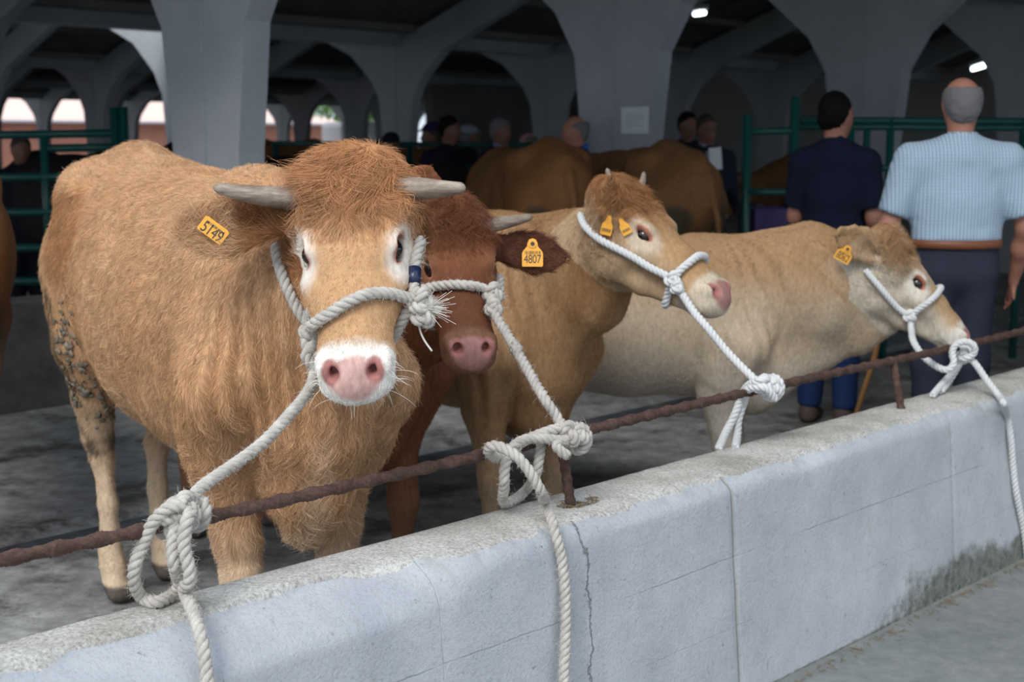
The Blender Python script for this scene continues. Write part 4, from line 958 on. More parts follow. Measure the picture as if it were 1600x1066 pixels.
# ================================================= RAIL AND ROPES
M_rust = mat('rusty_iron', (.2, .1, .07), .85)
_r = nz(M_rust, 30, 7, .75); _r2 = nz(M_rust, 140, 4, .8)
setc(M_rust, mixc(M_rust, ramp(M_rust, _r2, [(.55, (0, 0, 0)), (.75, (.6, .6, .6))]), ramp(M_rust, _r, [(.3, (.035, .018, .014)), (.5, (.075, .038, .028)), (.72, (.14, .078, .058))]), (.18, .13, .11)))
bump(M_rust, _r2, .6, .003)
def rail_axis(l): return LT(l, -2.236-.05*max(0, (1.7-l))**1.5+.004*math.sin(l*3), .757+.003*math.sin(l*2.1+1))
def rail():
    e = empty('tether_rail', LT(2.6, -2.22, .6), 0, label='rusty twisted iron tethering rail running above the white wall', cat='rail'); o = np.array(e.location)
    Ls = np.arange(-.9, 9, .0035); n = 40; pts = np.array([rail_axis(l) for l in Ls])-o; t, N, B = frames(pts); a = np.arange(n)*2*math.pi/n
    s = Ls[:, None]; A = a[None, :]
    tw = 2*math.pi/.16; r_ = .0118*(1+.06*np.cos(2*(A-tw*s)))
    rib = np.maximum(np.cos((A-tw*s)), np.cos((A-tw*s)+math.pi)); r_ = r_+.0022*np.clip((rib-.93)/.07, 0, 1)
    for q, ph in ((1, 0.), (-1, 1.7)):
        w = np.mod(A*q+2*math.pi*s/.040+ph, 2*math.pi)-math.pi; r_ = r_+.0020*np.exp(-(w/.20)**2)
    q3 = np.stack([np.cos(A)*.012+0*s, np.sin(A)*.012+0*s, s+0*A], 2).reshape(-1, 3); r_ = r_+.0004*noise(q3, 260, 3).reshape(r_.shape)
    V = (pts[:, None]+r_[..., None]*(np.cos(A)[..., None]*N[:, None]+np.sin(A)[..., None]*B[:, None])).reshape(-1, 3); m = len(Ls)
    i, j = np.meshgrid(np.arange(m-1), np.arange(n), indexing='ij'); i = i.ravel(); j = j.ravel()
    mesh_obj('bar', V, np.stack([i*n+j, i*n+(j+1) % n, (i+1)*n+(j+1) % n, (i+1)*n+j], 1), M_rust, e)
    for l in (.90, 2.56, 4.22, 5.9, 7.6):
        top = rail_axis(l)-[0, 0, .004]; bot = LT(l, -2.195, .570); p = np.array([bot+(top-bot)*u for u in np.linspace(0, 1, 40)])-o
        ang = np.linspace(0, 9, 40); rr = .0125+.0012*np.sin(ang*5)+.0006*np.sin(ang*13); V2, F2 = tube_geo(p, rr, 16); mesh_obj('post', V2, F2, M_rust, e)
rail()
M_rope = mat('cotton_rope', (.62, .59, .53), .9, spec=.2)
_q = nz(M_rope, 30, 5, .7); setc(M_rope, ramp(M_rope, _q, [(.3, (.38, .355, .32)), (.7, (.60, .575, .53))])); bump(M_rope, nz(M_rope, 500, 3, .7), .6, .0015)
M_ropew = mat('white_rope', (.64, .65, .65), .8, spec=.2); bump(M_ropew, nz(M_ropew, 500, 3, .7), .5, .0012)
M_fib = mat('rope_fibre', (.72, .69, .63), .9)
def spts(c, x, phi, r=.012):
    """point on the head: at x along it, phi degrees round it (0 top, 90 left side, 180 under the jaw)"""
    a = math.radians(phi); d = np.array([0, math.sin(a), math.cos(a)]); o = np.array([x, 0, -.09])
    W = lambda q: c.toW(c.H(*q)); s = W(o+d*.35); e_ = W(o); v = e_-s; v /= np.linalg.norm(v)
    h_, n, i, _ = c.bvh.ray_cast(Vector(s), Vector(v))
    return (np.array(h_)-v*r*.9) if h_ is not None else e_-v*.1
def path(c, items, r=.012):
    out = []
    for it in items:
        k = it[0]
        if k == 'c':
            h_, n = cast(c, it[1], it[2])
            if h_ is None: print('rope miss', it); continue
            v = np.array([0, 0, EYE])-h_; v /= np.linalg.norm(v); n = n if n @ v > 0 else -n; nn = n+v*.6; nn /= np.linalg.norm(nn); out.append(h_+nn*r*(it[3] if len(it) > 3 else 1.15))
        elif k == 'd': out.append(P(*it[1:]))
        elif k == 'z': out.append(PZ(*it[1:]))
        elif k == 't': out.append(PT(*it[1:]))
        elif k == 's': out.append(spts(c, it[1], it[2], r))
        elif k == 'p': out.append(np.array(it[1]))
    return out
class Rope:
    def __init__(s, r=.0125, pitch=.050): s.mb = MB(); s.r = r; s.pitch = pitch; s.fib = []
    def run(s, ctrl, ends=True):
        p = spline(ctrl, .0045); t, N, B = frames(p); L = np.r_[0, np.cumsum(np.linalg.norm(np.diff(p, axis=0), axis=1))]
        for k in range(3):
            a = L*2*math.pi/s.pitch+k*2*math.pi/3; c = p+(N*np.cos(a)[:, None]+B*np.sin(a)[:, None])*s.r*.50; rr = np.full(len(c), s.r*.56)
            if ends: rr[0] *= .6; rr[-1] *= .6
            s.mb.tube(c, rr, 8)
        s.fib.append((p, t, N, B)); return s
    def knot(s, c, size, ax=(0, 0, 1), spin=0.):
        ax = np.asarray(ax, float); ax /= np.linalg.norm(ax); u = np.cross(ax, [.3, .2, 1.]); u /= np.linalg.norm(u); v = np.cross(ax, u); t = np.linspace(0, 2*math.pi, 26)+spin
        q = np.stack([np.sin(t)+2*np.sin(2*t), np.cos(t)-2*np.cos(2*t), -1.5*np.sin(3*t)], 1)*size/3; return s.run(np.asarray(c)+q[:, :1]*u+q[:, 1:2]*v+q[:, 2:]*ax)
    def wrap(s, c, ax, R_, turns=2., gap=None, ph=0.):
        ax = np.asarray(ax, float); ax /= np.linalg.norm(ax); u = np.cross(ax, [0, 0, 1.]); u /= np.linalg.norm(u); v = np.cross(u, ax); n = int(turns*10); t = np.linspace(0, turns*2*math.pi, n)+ph; gap = gap or s.r*2
        return s.run(np.asarray(c)+np.cos(t)[:, None]*u*R_+np.sin(t)[:, None]*v*R_+np.outer((t-t.mean())/(2*math.pi)*gap, ax))
    def obj(s, name, label, m, fuzz=0, seed=1):
        e = s.mb.obj(name, m, None, True); tag(e, label, 'rope')
        if fuzz:
            rg = np.random.default_rng(seed); P_ = np.concatenate([f[0] for f in s.fib]); T_ = np.concatenate([f[1] for f in s.fib]); N_ = np.concatenate([f[2] for f in s.fib]); B_ = np.concatenate([f[3] for f in s.fib])
            i = rg.integers(0, len(P_), fuzz); a = rg.random(fuzz)*6.28; o = N_[i]*np.cos(a)[:, None]+B_[i]*np.sin(a)[:, None]; L = .003+.007*rg.random(fuzz)**2
            d = o*.8+T_[i]*rg.normal(0, .8, fuzz)[:, None]+rg.normal(0, .3, (fuzz, 3)); p0 = P_[i]+o*s.r*.85; pts = np.stack([p0, p0+d*L[:, None]*.55, p0+(d+rg.normal(0, .4, (fuzz, 3)))*L[:, None]], 1)
            hc = bpy.data.hair_curves.new('fibres'); hc.add_curves([3]*fuzz); hc.attributes['position'].data.foreach_set('vector', pts.astype(np.float32).ravel())
            ra = hc.attributes.get('radius') or hc.attributes.new('radius', 'FLOAT', 'POINT'); ra.data.foreach_set('value', np.tile([.00028, .0002, .0001], fuzz).astype(np.float32))
            hc.materials.append(M_fib); f = bpy.data.objects.new('loose_fibres', hc); COL.objects.link(f); f.parent = e
        return e
# ---- rope of the front cow
R1_ = Rope(.0125)
c = cow1
K1 = path(c, [('c', 487, 512, 1.6)])[0]; K2 = path(c, [('c', 630, 468, 1.5)])[0]+np.array([.012, .0, .0])
R1_.run(path(c, [('c', 434, 384, .6), ('c', 440, 410), ('c', 452, 445), ('c', 470, 480)])+[K1])
R1_.run([K1]+path(c, [('c', 496, 508, 1.4), ('c', 506, 500, 1.3), ('c', 518, 492), ('c', 545, 474), ('c', 575, 462), ('c', 605, 461)])+[K2])
hx = lambda c, w: c.toH(c.toL(w))
q1 = hx(c, K1); q2 = hx(c, K2)
R1_.run([K2]+[spts(c, x, p, .012) for x, p in ((q2[0]+.03, 100), (q2[0]+.05, 130), (q2[0]+.055, 160), (q1[0]+.05, 190), (q1[0]+.03, 225), (q1[0]+.01, 250))]+[K1])
R1_.run([K2]+[spts(c, x, 92, .012) for x in (q2[0]-.05, q2[0]-.10, q2[0]-.16)])
vw = lambda w: (np.array([0, 0, EYE])-w)/np.linalg.norm(np.array([0, 0, EYE])-w)
R1_.knot(K1+vw(K1)*.008, .021, vw(K1), .3); R1_.knot(K2+np.array([.014, -.004, -.004]), .024, vw(K2)+np.array([.4, 0, 0]), 1.1); R1_.knot(K2+np.array([.016, -.008, -.032]), .017, vw(K2), .4)
_d0 = K1[1]; A1 = P(489, 542, _d0-.03); A2 = P(484, 566, _d0-.05); A3 = P(491, 582, _d0-.06)
R1_.run([K1, P(497, 528, _d0-.02), A1, P(478, 556, _d0-.05), A2, P(497, 575, _d0-.055), A3]); R1_.run([K1, P(478, 530, _d0-.015), P(483, 548, _d0-.025), P(496, 560, _d0-.04), P(492, 578, _d0-.06)])
RL1 = rail_axis(1.49); lead = [A3]
for (x, y), u in zip(((488, 600), (472, 625), (446, 655), (415, 688), (380, 716), (345, 740), (312, 764)), np.linspace(.1, .9, 7)): lead.append(P(x, y, (_d0-.06)*(1-u)+2.60*u))
K3 = P(288, 796, 2.585); R1_.run(lead+[K3])
R1_.knot(K3, .025, vw(K3), .8); R1_.wrap(P(292, 804, 2.62), Lv, .027, 2.2); R1_.knot(P(270, 803, 2.575), .020, vw(K3), 2.); R1_.knot(P(262, 828, 2.60), .012, vw(K3), .5)
R1_.run([P(292, 790, 2.56), P(268, 792, 2.555), P(243, 812, 2.555), P(226, 845, 2.555), P(212, 880, 2.55), P(210, 910, 2.56), PZ(222, 934, .616), PZ(245, 941, .614), PZ(270, 929, .615), P(284, 905, 2.585), P(279, 868, 2.575), P(268, 838, 2.575), P(262, 815, 2.58)])
R1_.run([P(300, 795, 2.555), P(291, 820, 2.535), P(288, 855, 2.53), P(296, 890, 2.53), P(296, 912, 2.54), P(284, 918, 2.555)])
R1_.run([P(276, 815, 2.57), P(270, 850, 2.55), P(272, 882, 2.54), PZ(284, 915, .632), PZ(296, 942, .625), PT(304, 960, -2.135), PT(311, 985, -2.085), PT(318, 1015, -2.060), PT(322, 1045, -2.045), PT(325, 1075, -2.035), PT(326, 1120, -2.03), PT(326, 1180, -2.025)])
_o = R1_.obj('halter_rope', 'frayed grey halter rope on the front cow, knotted to the rail at left', M_rope, 9000, 3)
# blue tape on the cheek strap, frayed tassel and loose string
mb = MB(); _a = spts(c, q2[0]-.045, 92, .012); _b = spts(c, q2[0]-.085, 92, .012); mb.tube([_a, (_a+_b)/2, _b], [.0148, .0155, .0145], 14); _t = mb.obj('blue_tape', mat('navy_tape', (.01, .02, .06), .3), _o, True)
rg = np.random.default_rng(9); mb = MB(); b0 = K2+np.array([.022, -.008, -.012])
for i in range(110):
    d = np.array([.75, -.1, .1])+rg.normal(0, .38, 3); l = .02+.03*rg.random(); mb.tube([b0+rg.normal(0, .007, 3), b0+d*l*.5+[0, 0, -.003], b0+d*l+[0, 0, -.008*rg.random()]], .0005, 4, cap=False)
mb.obj('frayed_end', M_fib, _o, True)
mb = MB(); mb.tube(spline([K2+np.array([.01, 0, -.02]), P(655, 510, K2[1]), P(662, 530, K2[1]), P(675, 549, K2[1])], .004), .0022, 8); mb.obj('loose_string', M_fib, _o, True)
# ---- rope of the dark red cow
R2_ = Rope(.0125); c = cow2
K = path(c, [('c', 764, 462, 1.6)])[0]; qk = hx(c, K)
nb = path(c, [('c', 664, 452), ('c', 685, 449), ('c', 710, 448), ('c', 735, 450), ('c', 752, 454)])
R2_.run(nb+[K]); qa = hx(c, nb[0])
R2_.run([nb[0]]+[spts(c, qa[0]+.02, p, .012) for p in (265, 240, 210, 180, 150, 120)]+[K])
R2_.run([K]+[spts(c, x, 95, .012) for x in (qk[0]-.04, qk[0]-.08, qk[0]-.12)])
R2_.knot(K+vw(K)*.006, .019, vw(K), .2); dk = K[1]-.04
R2_.knot(P(772, 482, dk), .015, vw(K), 1.)
R2_.run([K, P(768, 478, dk), P(778, 500, dk-.02), P(792, 522, dk-.06), P(806, 546, dk-.12), P(830, 588, dk-.20), P(852, 625, dk-.27), P(872, 655, 3.31), P(880, 672, 3.29)])
R2_.knot(P(806, 545, dk-.12), .009, (1, 0, .5), .2)
KR = P(886, 680, 3.30); R2_.knot(KR, .024, vw(KR), .5); R2_.wrap(P(902, 686, 3.335), Lv, .028, 1.6); R2_.knot(P(905, 680, 3.31), .017, vw(KR), 1.4)
R2_.run([P(884, 690, 3.29), P(855, 686, 3.27), P(825, 686, 3.25), P(803, 697, 3.22), P(790, 725, 3.20), P(788, 755, 3.20), PZ(787, 786, .620), PZ(802, 782, .616), PZ(820, 768, .618), P(838, 740, 3.30), P(843, 712, 3.30), P(846, 690, 3.31)])
R2_.run([P(876, 668, 3.29), P(850, 676, 3.28), P(818, 690, 3.26), P(800, 705, 3.25)])
R2_.run([P(884, 686, 3.29), P(868, 694, 3.27), P(878, 707, 3.27), P(888, 712, 3.28)])
R2_.run([P(800, 708, 3.24), P(780, 716, 3.22), P(764, 707, 3.17), P(768, 697, 3.14), P(785, 700, 3.13), P(808, 714, 3.12), P(828, 738, 3.11), P(845, 768, 3.12), PZ(853, 788, .632), PZ(862, 812, .620), PT(869, 838, -2.055), PT(877, 870, -2.045), PT(882, 910, -2.035), PT(884, 960, -2.025), PT(883, 1010, -2.015), PT(881, 1060, -2.005), PT(880, 1120, -2.0)])
R2_.obj('halter_rope', 'pale halter rope on the dark red cow, tied round the middle of the rail', M_rope, 5000, 4)
# ---- rope of the tan cow
R3_ = Rope(.0120, .046); c = cow3
K = path(c, [('c', 1054, 436, 1.6)])[0]; qk = hx(c, K)
R3_.run(path(c, [('c', 914, 322, .8), ('c', 911, 338), ('c', 920, 356), ('c', 940, 374), ('c', 965, 388), ('c', 990, 400), ('c', 1018, 416), ('c', 1040, 428)])+[K])
nb = path(c, [('c', 1064, 422), ('c', 1076, 412), ('c', 1086, 404)]); qn = hx(c, nb[-1])
R3_.run([K]+nb+[spts(c, qn[0]-.0, p, .012) for p in (0, 30, 60, 90, 120)])
R3_.run([K]+path(c, [('c', 1047, 455), ('c', 1042, 472)])+[spts(c, qk[0]+.0, p, .012) for p in (185, 160, 130)])
R3_.knot(K+vw(K)*.006, .017, vw(K), .4); R3_.knot(P(1058, 450, K[1]-.03), .013, vw(K), 1.)
R3_.run([K, P(1066, 460, K[1]-.03), P(1083, 486, K[1]-.06), P(1105, 512, 4.07), P(1130, 543, 4.05), P(1155, 570, 4.02), P(1178, 592, 3.99), P(1188, 600, 3.97)])
KR = P(1192, 602, 3.96); R3_.knot(KR, .022, vw(KR), .5); R3_.wrap(P(1206, 606, 4.02), Lv, .029, 1.8); R3_.knot(P(1208, 606, 3.97), .018, vw(KR), 1.4)
R3_.run([P(1200, 592, 3.95), P(1185, 596, 3.94), P(1168, 604, 4.00), P(1158, 622, 4.06), P(1148, 648, 4.06), P(1136, 672, 4.05), PZ(1122, 703, .600)])
R3_.run([P(1212, 625, 3.95), P(1195, 606, 3.93), P(1170, 608, 3.97), P(1162, 630, 4.07), P(1154, 655, 4.07), P(1152, 680, 4.06), PZ(1149, 699, .600)])
R3_.obj('halter_rope', 'clean white halter rope on the tan cow, tied further along the rail', M_ropew, 0)
# ---- rope of the cream heifer
R4_ = Rope(.0120, .046); c = cow4
K = path(c, [('c', 1420, 494, 1.6)])[0]; qk = hx(c, K)
R4_.run(path(c, [('c', 1352, 422, .8), ('c', 1366, 438), ('c', 1384, 460), ('c', 1402, 480)])+[K])
nb = path(c, [('c', 1434, 482), ('c', 1448, 472), ('c', 1458, 465)]); qn = hx(c, nb[-1])
R4_.run([K]+nb+[spts(c, qn[0], p, .012) for p in (0, 30, 60, 90, 120)])
R4_.run([K]+path(c, [('c', 1422, 508), ('c', 1420, 520), ('c', 1413, 529), ('c', 1407, 534, .4)]))
R4_.knot(K+vw(K)*.006, .016, vw(K), .4)
R4_.run([K, P(1424, 515, K[1]-.02), P(1428, 535, 4.92), P(1442, 556, 4.88), P(1462, 572, 4.85), P(1480, 578, 4.83), P(1490, 568, 4.83), P(1488, 550, 4.84), P(1494, 538, 4.84), P(1510, 534, 4.84), P(1522, 541, 4.84), P(1521, 553, 4.85), P(1508, 560, 4.86), P(1494, 560, 4.90)])
R4_.knot(P(1506, 556, 4.88), .018, vw(K), 1.); R4_.wrap(P(1500, 552, 4.93), Lv, .030, 1.3)
R4_.run([P(1505, 558, 4.88), P(1490, 580, 4.9), P(1474, 598, 4.88), PZ(1457, 618, .612)]); R4_.run([P(1503, 562, 4.9), P(1484, 594, 4.92), PZ(1470, 612, .612)])
R4_.run([P(1512, 556, 4.88), P(1525, 570, 4.86), P(1543, 596, 4.84), P(1562, 620, 4.80), PZ(1568, 630, .612), PT(1574, 650, -2.05), PT(1580, 690, -2.035), PT(1583, 730, -2.03), PT(1588, 770, -2.02), PT(1594, 800, -2.015), PT(1600, 830, -2.01), PT(1606, 880, -2.0)])
R4_.obj('halter_rope', 'pale halter rope on the cream heifer, knotted at the right end of the rail', M_ropew, 0)
# ================================================= PEOPLE
def skin_mat(n, c): m = mat(n, c, .55); bump(m, nz(m, 60, 3), .1, .002); return m
M_skin = skin_mat('skin_ruddy', (.42, .19, .13)); M_skin2 = skin_mat('skin_dark_tan', (.22, .105, .07))
def cloth(n, c, rough=.85): m = mat(n, c, rough, spec=.2); bump(m, nz(m, 25, 4, .6), .25, .01); return m
def person(name, px, d, h, yaw, label, skin, shirt, trousers, shoe, hair, sleeves='short', top=None, fine=.013, bald=0., arms=((0, 0), (0, 0)), head_yaw=0., lean=0., belt=None, xy=None, build=1., cap=None):
    g = P(px, 300, d) if xy is None else np.array([*xy, 0]); k = h/1.76
    e = empty(name, (g[0], g[1], 0), yaw, label=label, cat='person')
    def S_(lo, hi, f=None): return SDF(np.array(lo)*k, np.array(hi)*k, (f or fine))
    def q(*a): return np.array(a, float)*k
    def r(*a): return tuple(v*k for v in a)
    b = build; hd = math.radians(head_yaw); ch, sh = math.cos(hd), math.sin(hd)
    def hq(x, y, z): x0 = .01+lean; return q(x0+x*ch-y*sh, x*sh+y*ch, z)
    arm = {}
    for y, (fw, out) in ((1, arms[0]), (-1, arms[1])):
        Sh = q(-.005+lean*.7, y*.180*b, 1.395); El = Sh+q(-.04+.16*fw, y*(.05+out), -.285); Wr = El+q(.08+.22*fw, y*.00-y*.25*max(0, fw-.6), -.25+.22*max(0, fw-.3)); arm[y] = (Sh, El, Wr)
    # ---- body: one skin
    s = S_((-.35, -.55, -.02), (.55, .55, 1.8), fine)
    s.cone(hq(0, 0, 1.655), hq(.005, 0, 1.645), r(.074, .092, .105), r(.070, .085, .10), k=.02)      # skull
    s.cone(hq(-.012, 0, 1.665), hq(.0, 0, 1.66), r(.076, .098), r(.076, .09), (0, 1, 0), k=.03)
    s.cone(hq(.045, 0, 1.60), hq(.055, 0, 1.565), r(.052, .045), r(.034, .034), k=.03)                # jaw
    s.cone(hq(.095, 0, 1.645), hq(.112, 0, 1.615), r(.011, .012), r(.016, .014), k=.012)              # nose
    s.cone(hq(.085, .02, 1.672), hq(.085, -.02, 1.672), r(.012), r(.012), k=.02)                      # brow
    s.cone(hq(.090, .018, 1.587), hq(.090, -.018, 1.587), r(.008), r(.008), k=.008); s.cone(hq(.088, .016, 1.574), hq(.088, -.016, 1.574), r(.008), r(.008), k=.008)   # lips
    for y in (-1, 1):
        s.ball(hq(.083, y*.031, 1.652), r(.014, .012), k=.01, op='sub')
        s.cone(hq(-.0, y*.078, 1.665), hq(-.004, y*.076, 1.625), r(.010, .020), r(.008, .012), k=.01)
    s.cone(q(lean*.8, 0, 1.43), hq(-.012, 0, 1.58), r(.062, .062), r(.055, .058), k=.04)               # neck
    s.chain([(q(lean*.7, 0, 1.38), r(.140*b, .080)), (q(.01+lean*.4, 0, 1.22), r(.135*b, .09)), (q(.01, 0, 1.02), r(.125*b, .09)), (q(0, 0, .92), r(.125*b, .09))], k=.05)
    for y in (-1, 1):
        Sh, El, Wr = arm[y]; s.chain([(Sh, r(.060*b, .060)), (Sh*.5+El*.5, r(.050, .052)), (El, r(.042, .042)), (El*.6+Wr*.4, r(.042, .040)), (Wr, r(.027, .024))], k=.03)
        dv = Wr-El; dv /= np.linalg.norm(dv); sd = np.cross(dv, [0, 1., 0]); sd /= np.linalg.norm(sd)
        Pm = Wr+dv*.085*k; s.cone(Wr, Pm, r(.016, .028), r(.015, .038), k=.015)
        for j, (o, L_) in enumerate(((.030, .062), (.011, .072), (-.009, .067), (-.027, .052))):
            a0 = Pm-sd*o*k; a1 = a0+dv*L_*.55*k+np.array([0, -y*.006*k, 0]); a2 = a1+(dv*.8+np.array([0, -y*.45, 0]))*L_*.5*k
            s.cone(a0, a1, r(.0095), r(.0085), k=.004); s.cone(a1, a2, r(.0085), r(.0072), k=.003)
        t0 = Wr+dv*.03*k-sd*.026*k; s.cone(t0, t0+(dv*.8-sd*.5)*.05*k, r(.0125), r(.0095), k=.008)
        s.chain([(q(0, y*.075, .88), r(.072, .085)), (q(.01, y*.09, .50), r(.056, .062)), (q(-.01, y*.09, .33), r(.052, .056)), (q(-.01, y*.09, .09), r(.036, .038))], k=.03)
        s.cone(q(-.02, y*.09, .06), q(.14, y*.10, .035), r(.036, .035), r(.036, .024), k=.02)
    V, Q = s.mesh(); V = smooth_mesh(V, Q, 2, .4); mesh_obj('body', V, Q, skin, e)
    # ---- shirt or jacket
    s = S_((-.4, -.55, .75), (.6, .55, 1.62), fine)
    long_ = sleeves == 'long'; ex = .012 if not top else .022
    s.chain([(q(lean*.7, 0, 1.395), r(.172*b+ex, .102+ex)), (q(.01+lean*.4, 0, 1.22), r(.168*b+ex, .118+ex)), *([] if belt else [(q(.01, 0, 1.04), r(.160*b+ex, .122+ex))]), (q(0, 0, (1.05 if belt else .94) if not long_ else .86), r(.165*b+ex, .120+ex, .01 if belt else .1))], k=.05)
    s.cone(q(lean*.8-.01, 0, 1.44), q(lean*.85-.01, 0, 1.50), r(.095, .085), r(.068, .070), k=.05)
    for y in (-1, 1):
        Sh, El, Wr = arm[y]; s.cone(q(lean*.7, y*.10, 1.435), Sh+q(0, 0, .005), r(.055, .065), r(.068*b+ex, .070), k=.05)
        if long_: s.chain([(Sh, r(.070*b+ex, .072)), (El, r(.056, .058)), (Wr, r(.040, .042))], k=.03)
        else:
            m_ = Sh+(El-Sh)*.80; s.cone(Sh, m_, r(.070*b+ex, .074), r(.070, .076, .01), k=.03); s.cone(m_+(El-Sh)*.02, m_+(El-Sh)*.2, r(.060, .064, .005), r(.060, .064), k=.004, op='sub')
    s.cone(hq(-.01, 0, 1.56), q(lean*.8, 0, 1.475), r(.060, .062, .01), r(.060, .062), k=.006, op='sub')
    V, Q = s.mesh(); V, Q = largest(V, Q); V = smooth_mesh(V, Q, 2, .4); N = vnormals(V, Q); fold = noise(V*np.array([1, 1, .45]), 13/k, 7)*.5+noise(V+V[:, [1, 2, 0]]*.6, 24/k, 9)*.3
    V = V+N*(fold*.007*(V[:, 2] < 1.4*k))[:, None]; so = mesh_obj('jacket' if long_ else 'shirt', V, Q, shirt, e)
    # ---- trousers
    s = S_((-.3, -.4, .0), (.4, .4, 1.10), fine)
    s.cone(q(0, 0, 1.03), q(0, 0, .92), r(.168*b, .124, .03), r(.168*b, .125), k=.03)
    for y in (-1, 1): s.chain([(q(0, y*.085, .90), r(.098, .112)), (q(.01, y*.092, .50), r(.076, .082)), (q(-.01, y*.095, .10), r(.064, .072, .02))], k=.04)
    V, Q = s.mesh(); V = smooth_mesh(V, Q, 2, .4); N = vnormals(V, Q); V = V+N*(noise(V*np.array([1, 1, .3]), 14/k, 17)*.006)[:, None]; mesh_obj('trousers', V, Q, trousers, e)
    if belt:
        a = np.linspace(0, 2*math.pi, 41); mb = MB(); pr = [(.172*b*k*math.sin(t), .130*k*math.cos(t)) for t in a]
        V_ = [(y_+dx*(y_/.13)*0, x_, z_) for x_, y_ in pr for dx, z_ in ((0, .985*k), (0, 1.018*k))]; Vb = []
        for x_, y_ in pr:
            for f_, z_ in ((1.0, 1.02*k), (1.04, 1.022*k), (1.04, 1.056*k), (1.0, 1.058*k)): Vb.append((y_*f_, x_*f_, z_))
        mb.add(Vb, [(i*4+j, (i+1)*4+j, (i+1)*4+(j+1) % 4, i*4+(j+1) % 4) for i in range(40) for j in range(4)]); mb.obj('belt', belt, e, True)
    for y in (-1, 1):
        s = S_((-.15, -.02 if y > 0 else -.2, -.01), (.28, .2 if y > 0 else .02, .2), .009)
        s.cone(q(-.03, y*.095, .075), q(-.02, y*.095, .05), r(.044, .048), r(.046, .06), k=.02); s.cone(q(-.03, y*.095, .048), q(.14, y*.105, .034), r(.044, .044), r(.046, .032), k=.03)
        V, Q = s.mesh(); V[:, 2] = np.maximum(V[:, 2], .002); mesh_obj('shoe', V, Q, shoe, e)
    # ---- hair (or cap)
    s = S_((-.2, -.2, 1.5), (.2, .2, 1.85), .008 if fine < .02 else .014)
    s.cone(hq(-.016, 0, 1.672), hq(-.012, 0, 1.662), r(.084, .104, .100), r(.084, .10, .105), k=.02); s.cone(hq(-.07, 0, 1.62), hq(-.062, 0, 1.60), r(.055, .035), r(.05, .03), k=.03)
    s.cone(hq(.075, 0, 1.60), hq(.085, 0, 1.52), r(.12, .085), r(.12, .085), k=.012, op='sub')
    s.cone(hq(.125, 0, 1.66), hq(.125, 0, 1.64), r(.09, .068), r(.09, .06), k=.012, op='sub')
    for y in (-1, 1): s.cone(hq(.02, y*.085, 1.62), hq(.02, y*.085, 1.58), r(.03, .045), r(.03, .06), k=.01, op='sub')
    if bald: s.cone(hq(-.055, 0, 1.775), hq(.06, 0, 1.755), r(.080, .070, .06), r(.085, .10), k=.01, op='sub')
    V, Q = s.mesh()
    if len(V) > 50:
        V, Q = largest(V, Q); V = smooth_mesh(V, Q, 1, .4); N = vnormals(V, Q); V = V+N*(.0035*noise(V, 120, 5)+.002)[:, None]; mesh_obj('hair', V, Q, hair, e)
    if cap:
        s = S_((-.2, -.2, 1.6), (.3, .2, 1.85), .01); s.cone(hq(-.01, 0, 1.70), hq(-.005, 0, 1.72), r(.090, .11, .07), r(.088, .105, .07), k=.01); s.cone(hq(.10, 0, 1.70), hq(.15, 0, 1.69), r(.07, .008), r(.05, .006), k=.02)
        s.cone(hq(0, 0, 1.62), hq(0, 0, 1.60), r(.2, .2, .08), r(.2, .2, .08), k=.004, op='sub'); V, Q = s.mesh(); mesh_obj('cap', V, Q, cap, e)
    return e
M_greyhair = mat('grey_hair', (.17, .165, .17), .9, spec=.15); M_black = mat('black_hair', (.006, .005, .005), .8, spec=.15); M_brownhair = mat('brown_hair', (.05, .035, .025), .7)
M_shirt = cloth('checked_shirt', (.5, .6, .72))
def checks(m):
    nt = m.node_tree; tc = nt.nodes.new('ShaderNodeTexCoord'); sp = nt.nodes.new('ShaderNodeSeparateXYZ'); nt.links.new(tc.outputs['Object'], sp.inputs[0])
    def stripe(s_, f_, th): return math_(m, 'GREATER_THAN', math_(m, 'SINE', math_(m, 'MULTIPLY', s_, f_)), th)
    a = stripe(sp.outputs['Y'], 420., .55); b = stripe(sp.outputs['Z'], 420., .75)
    c = mixc(m, a, (.44, .55, .66), (.24, .34, .48)); c = mixc(m, math_(m, 'MULTIPLY', b, .5), c, (.27, .40, .46)); setc(m, c)
checks(M_shirt)
M_navy = cloth('navy_polo', (.008, .012, .032)); M_trou = cloth('dark_grey_trousers', (.030, .034, .055)); M_jean = cloth('blue_denim', (.012, .030, .10)); M_dark = cloth('dark_wool', (.014, .016, .024))
M_leather = mat('brown_leather', (.20, .07, .03), .5); M_shoe = mat('brown_suede', (.07, .05, .04), .8); M_bshoe = mat('black_shoe', (.015, .015, .015), .5)
person('person', 1497, 6.25, 1.735, math.radians(88), 'man seen from behind in a light blue checked shirt and brown belt', M_skin, M_shirt, M_trou, M_bshoe, M_greyhair, bald=1, belt=M_leather, build=1.13, arms=((.25, .05), (.25, .05)), fine=.012)
person('person', 1303, 7.35, 1.71, math.radians(62), 'dark haired man in a navy polo shirt looking away, behind the heifer', M_skin, M_navy, M_jean, M_shoe, M_black, build=.92, arms=((.5, 0), (.35, 0)), head_yaw=-25, fine=.012)
far = dict(fine=.022)
M_suit = cloth('dark_suit', (.02, .026, .04)); M_bluesh = cloth('blue_shirt', (.05, .15, .5))
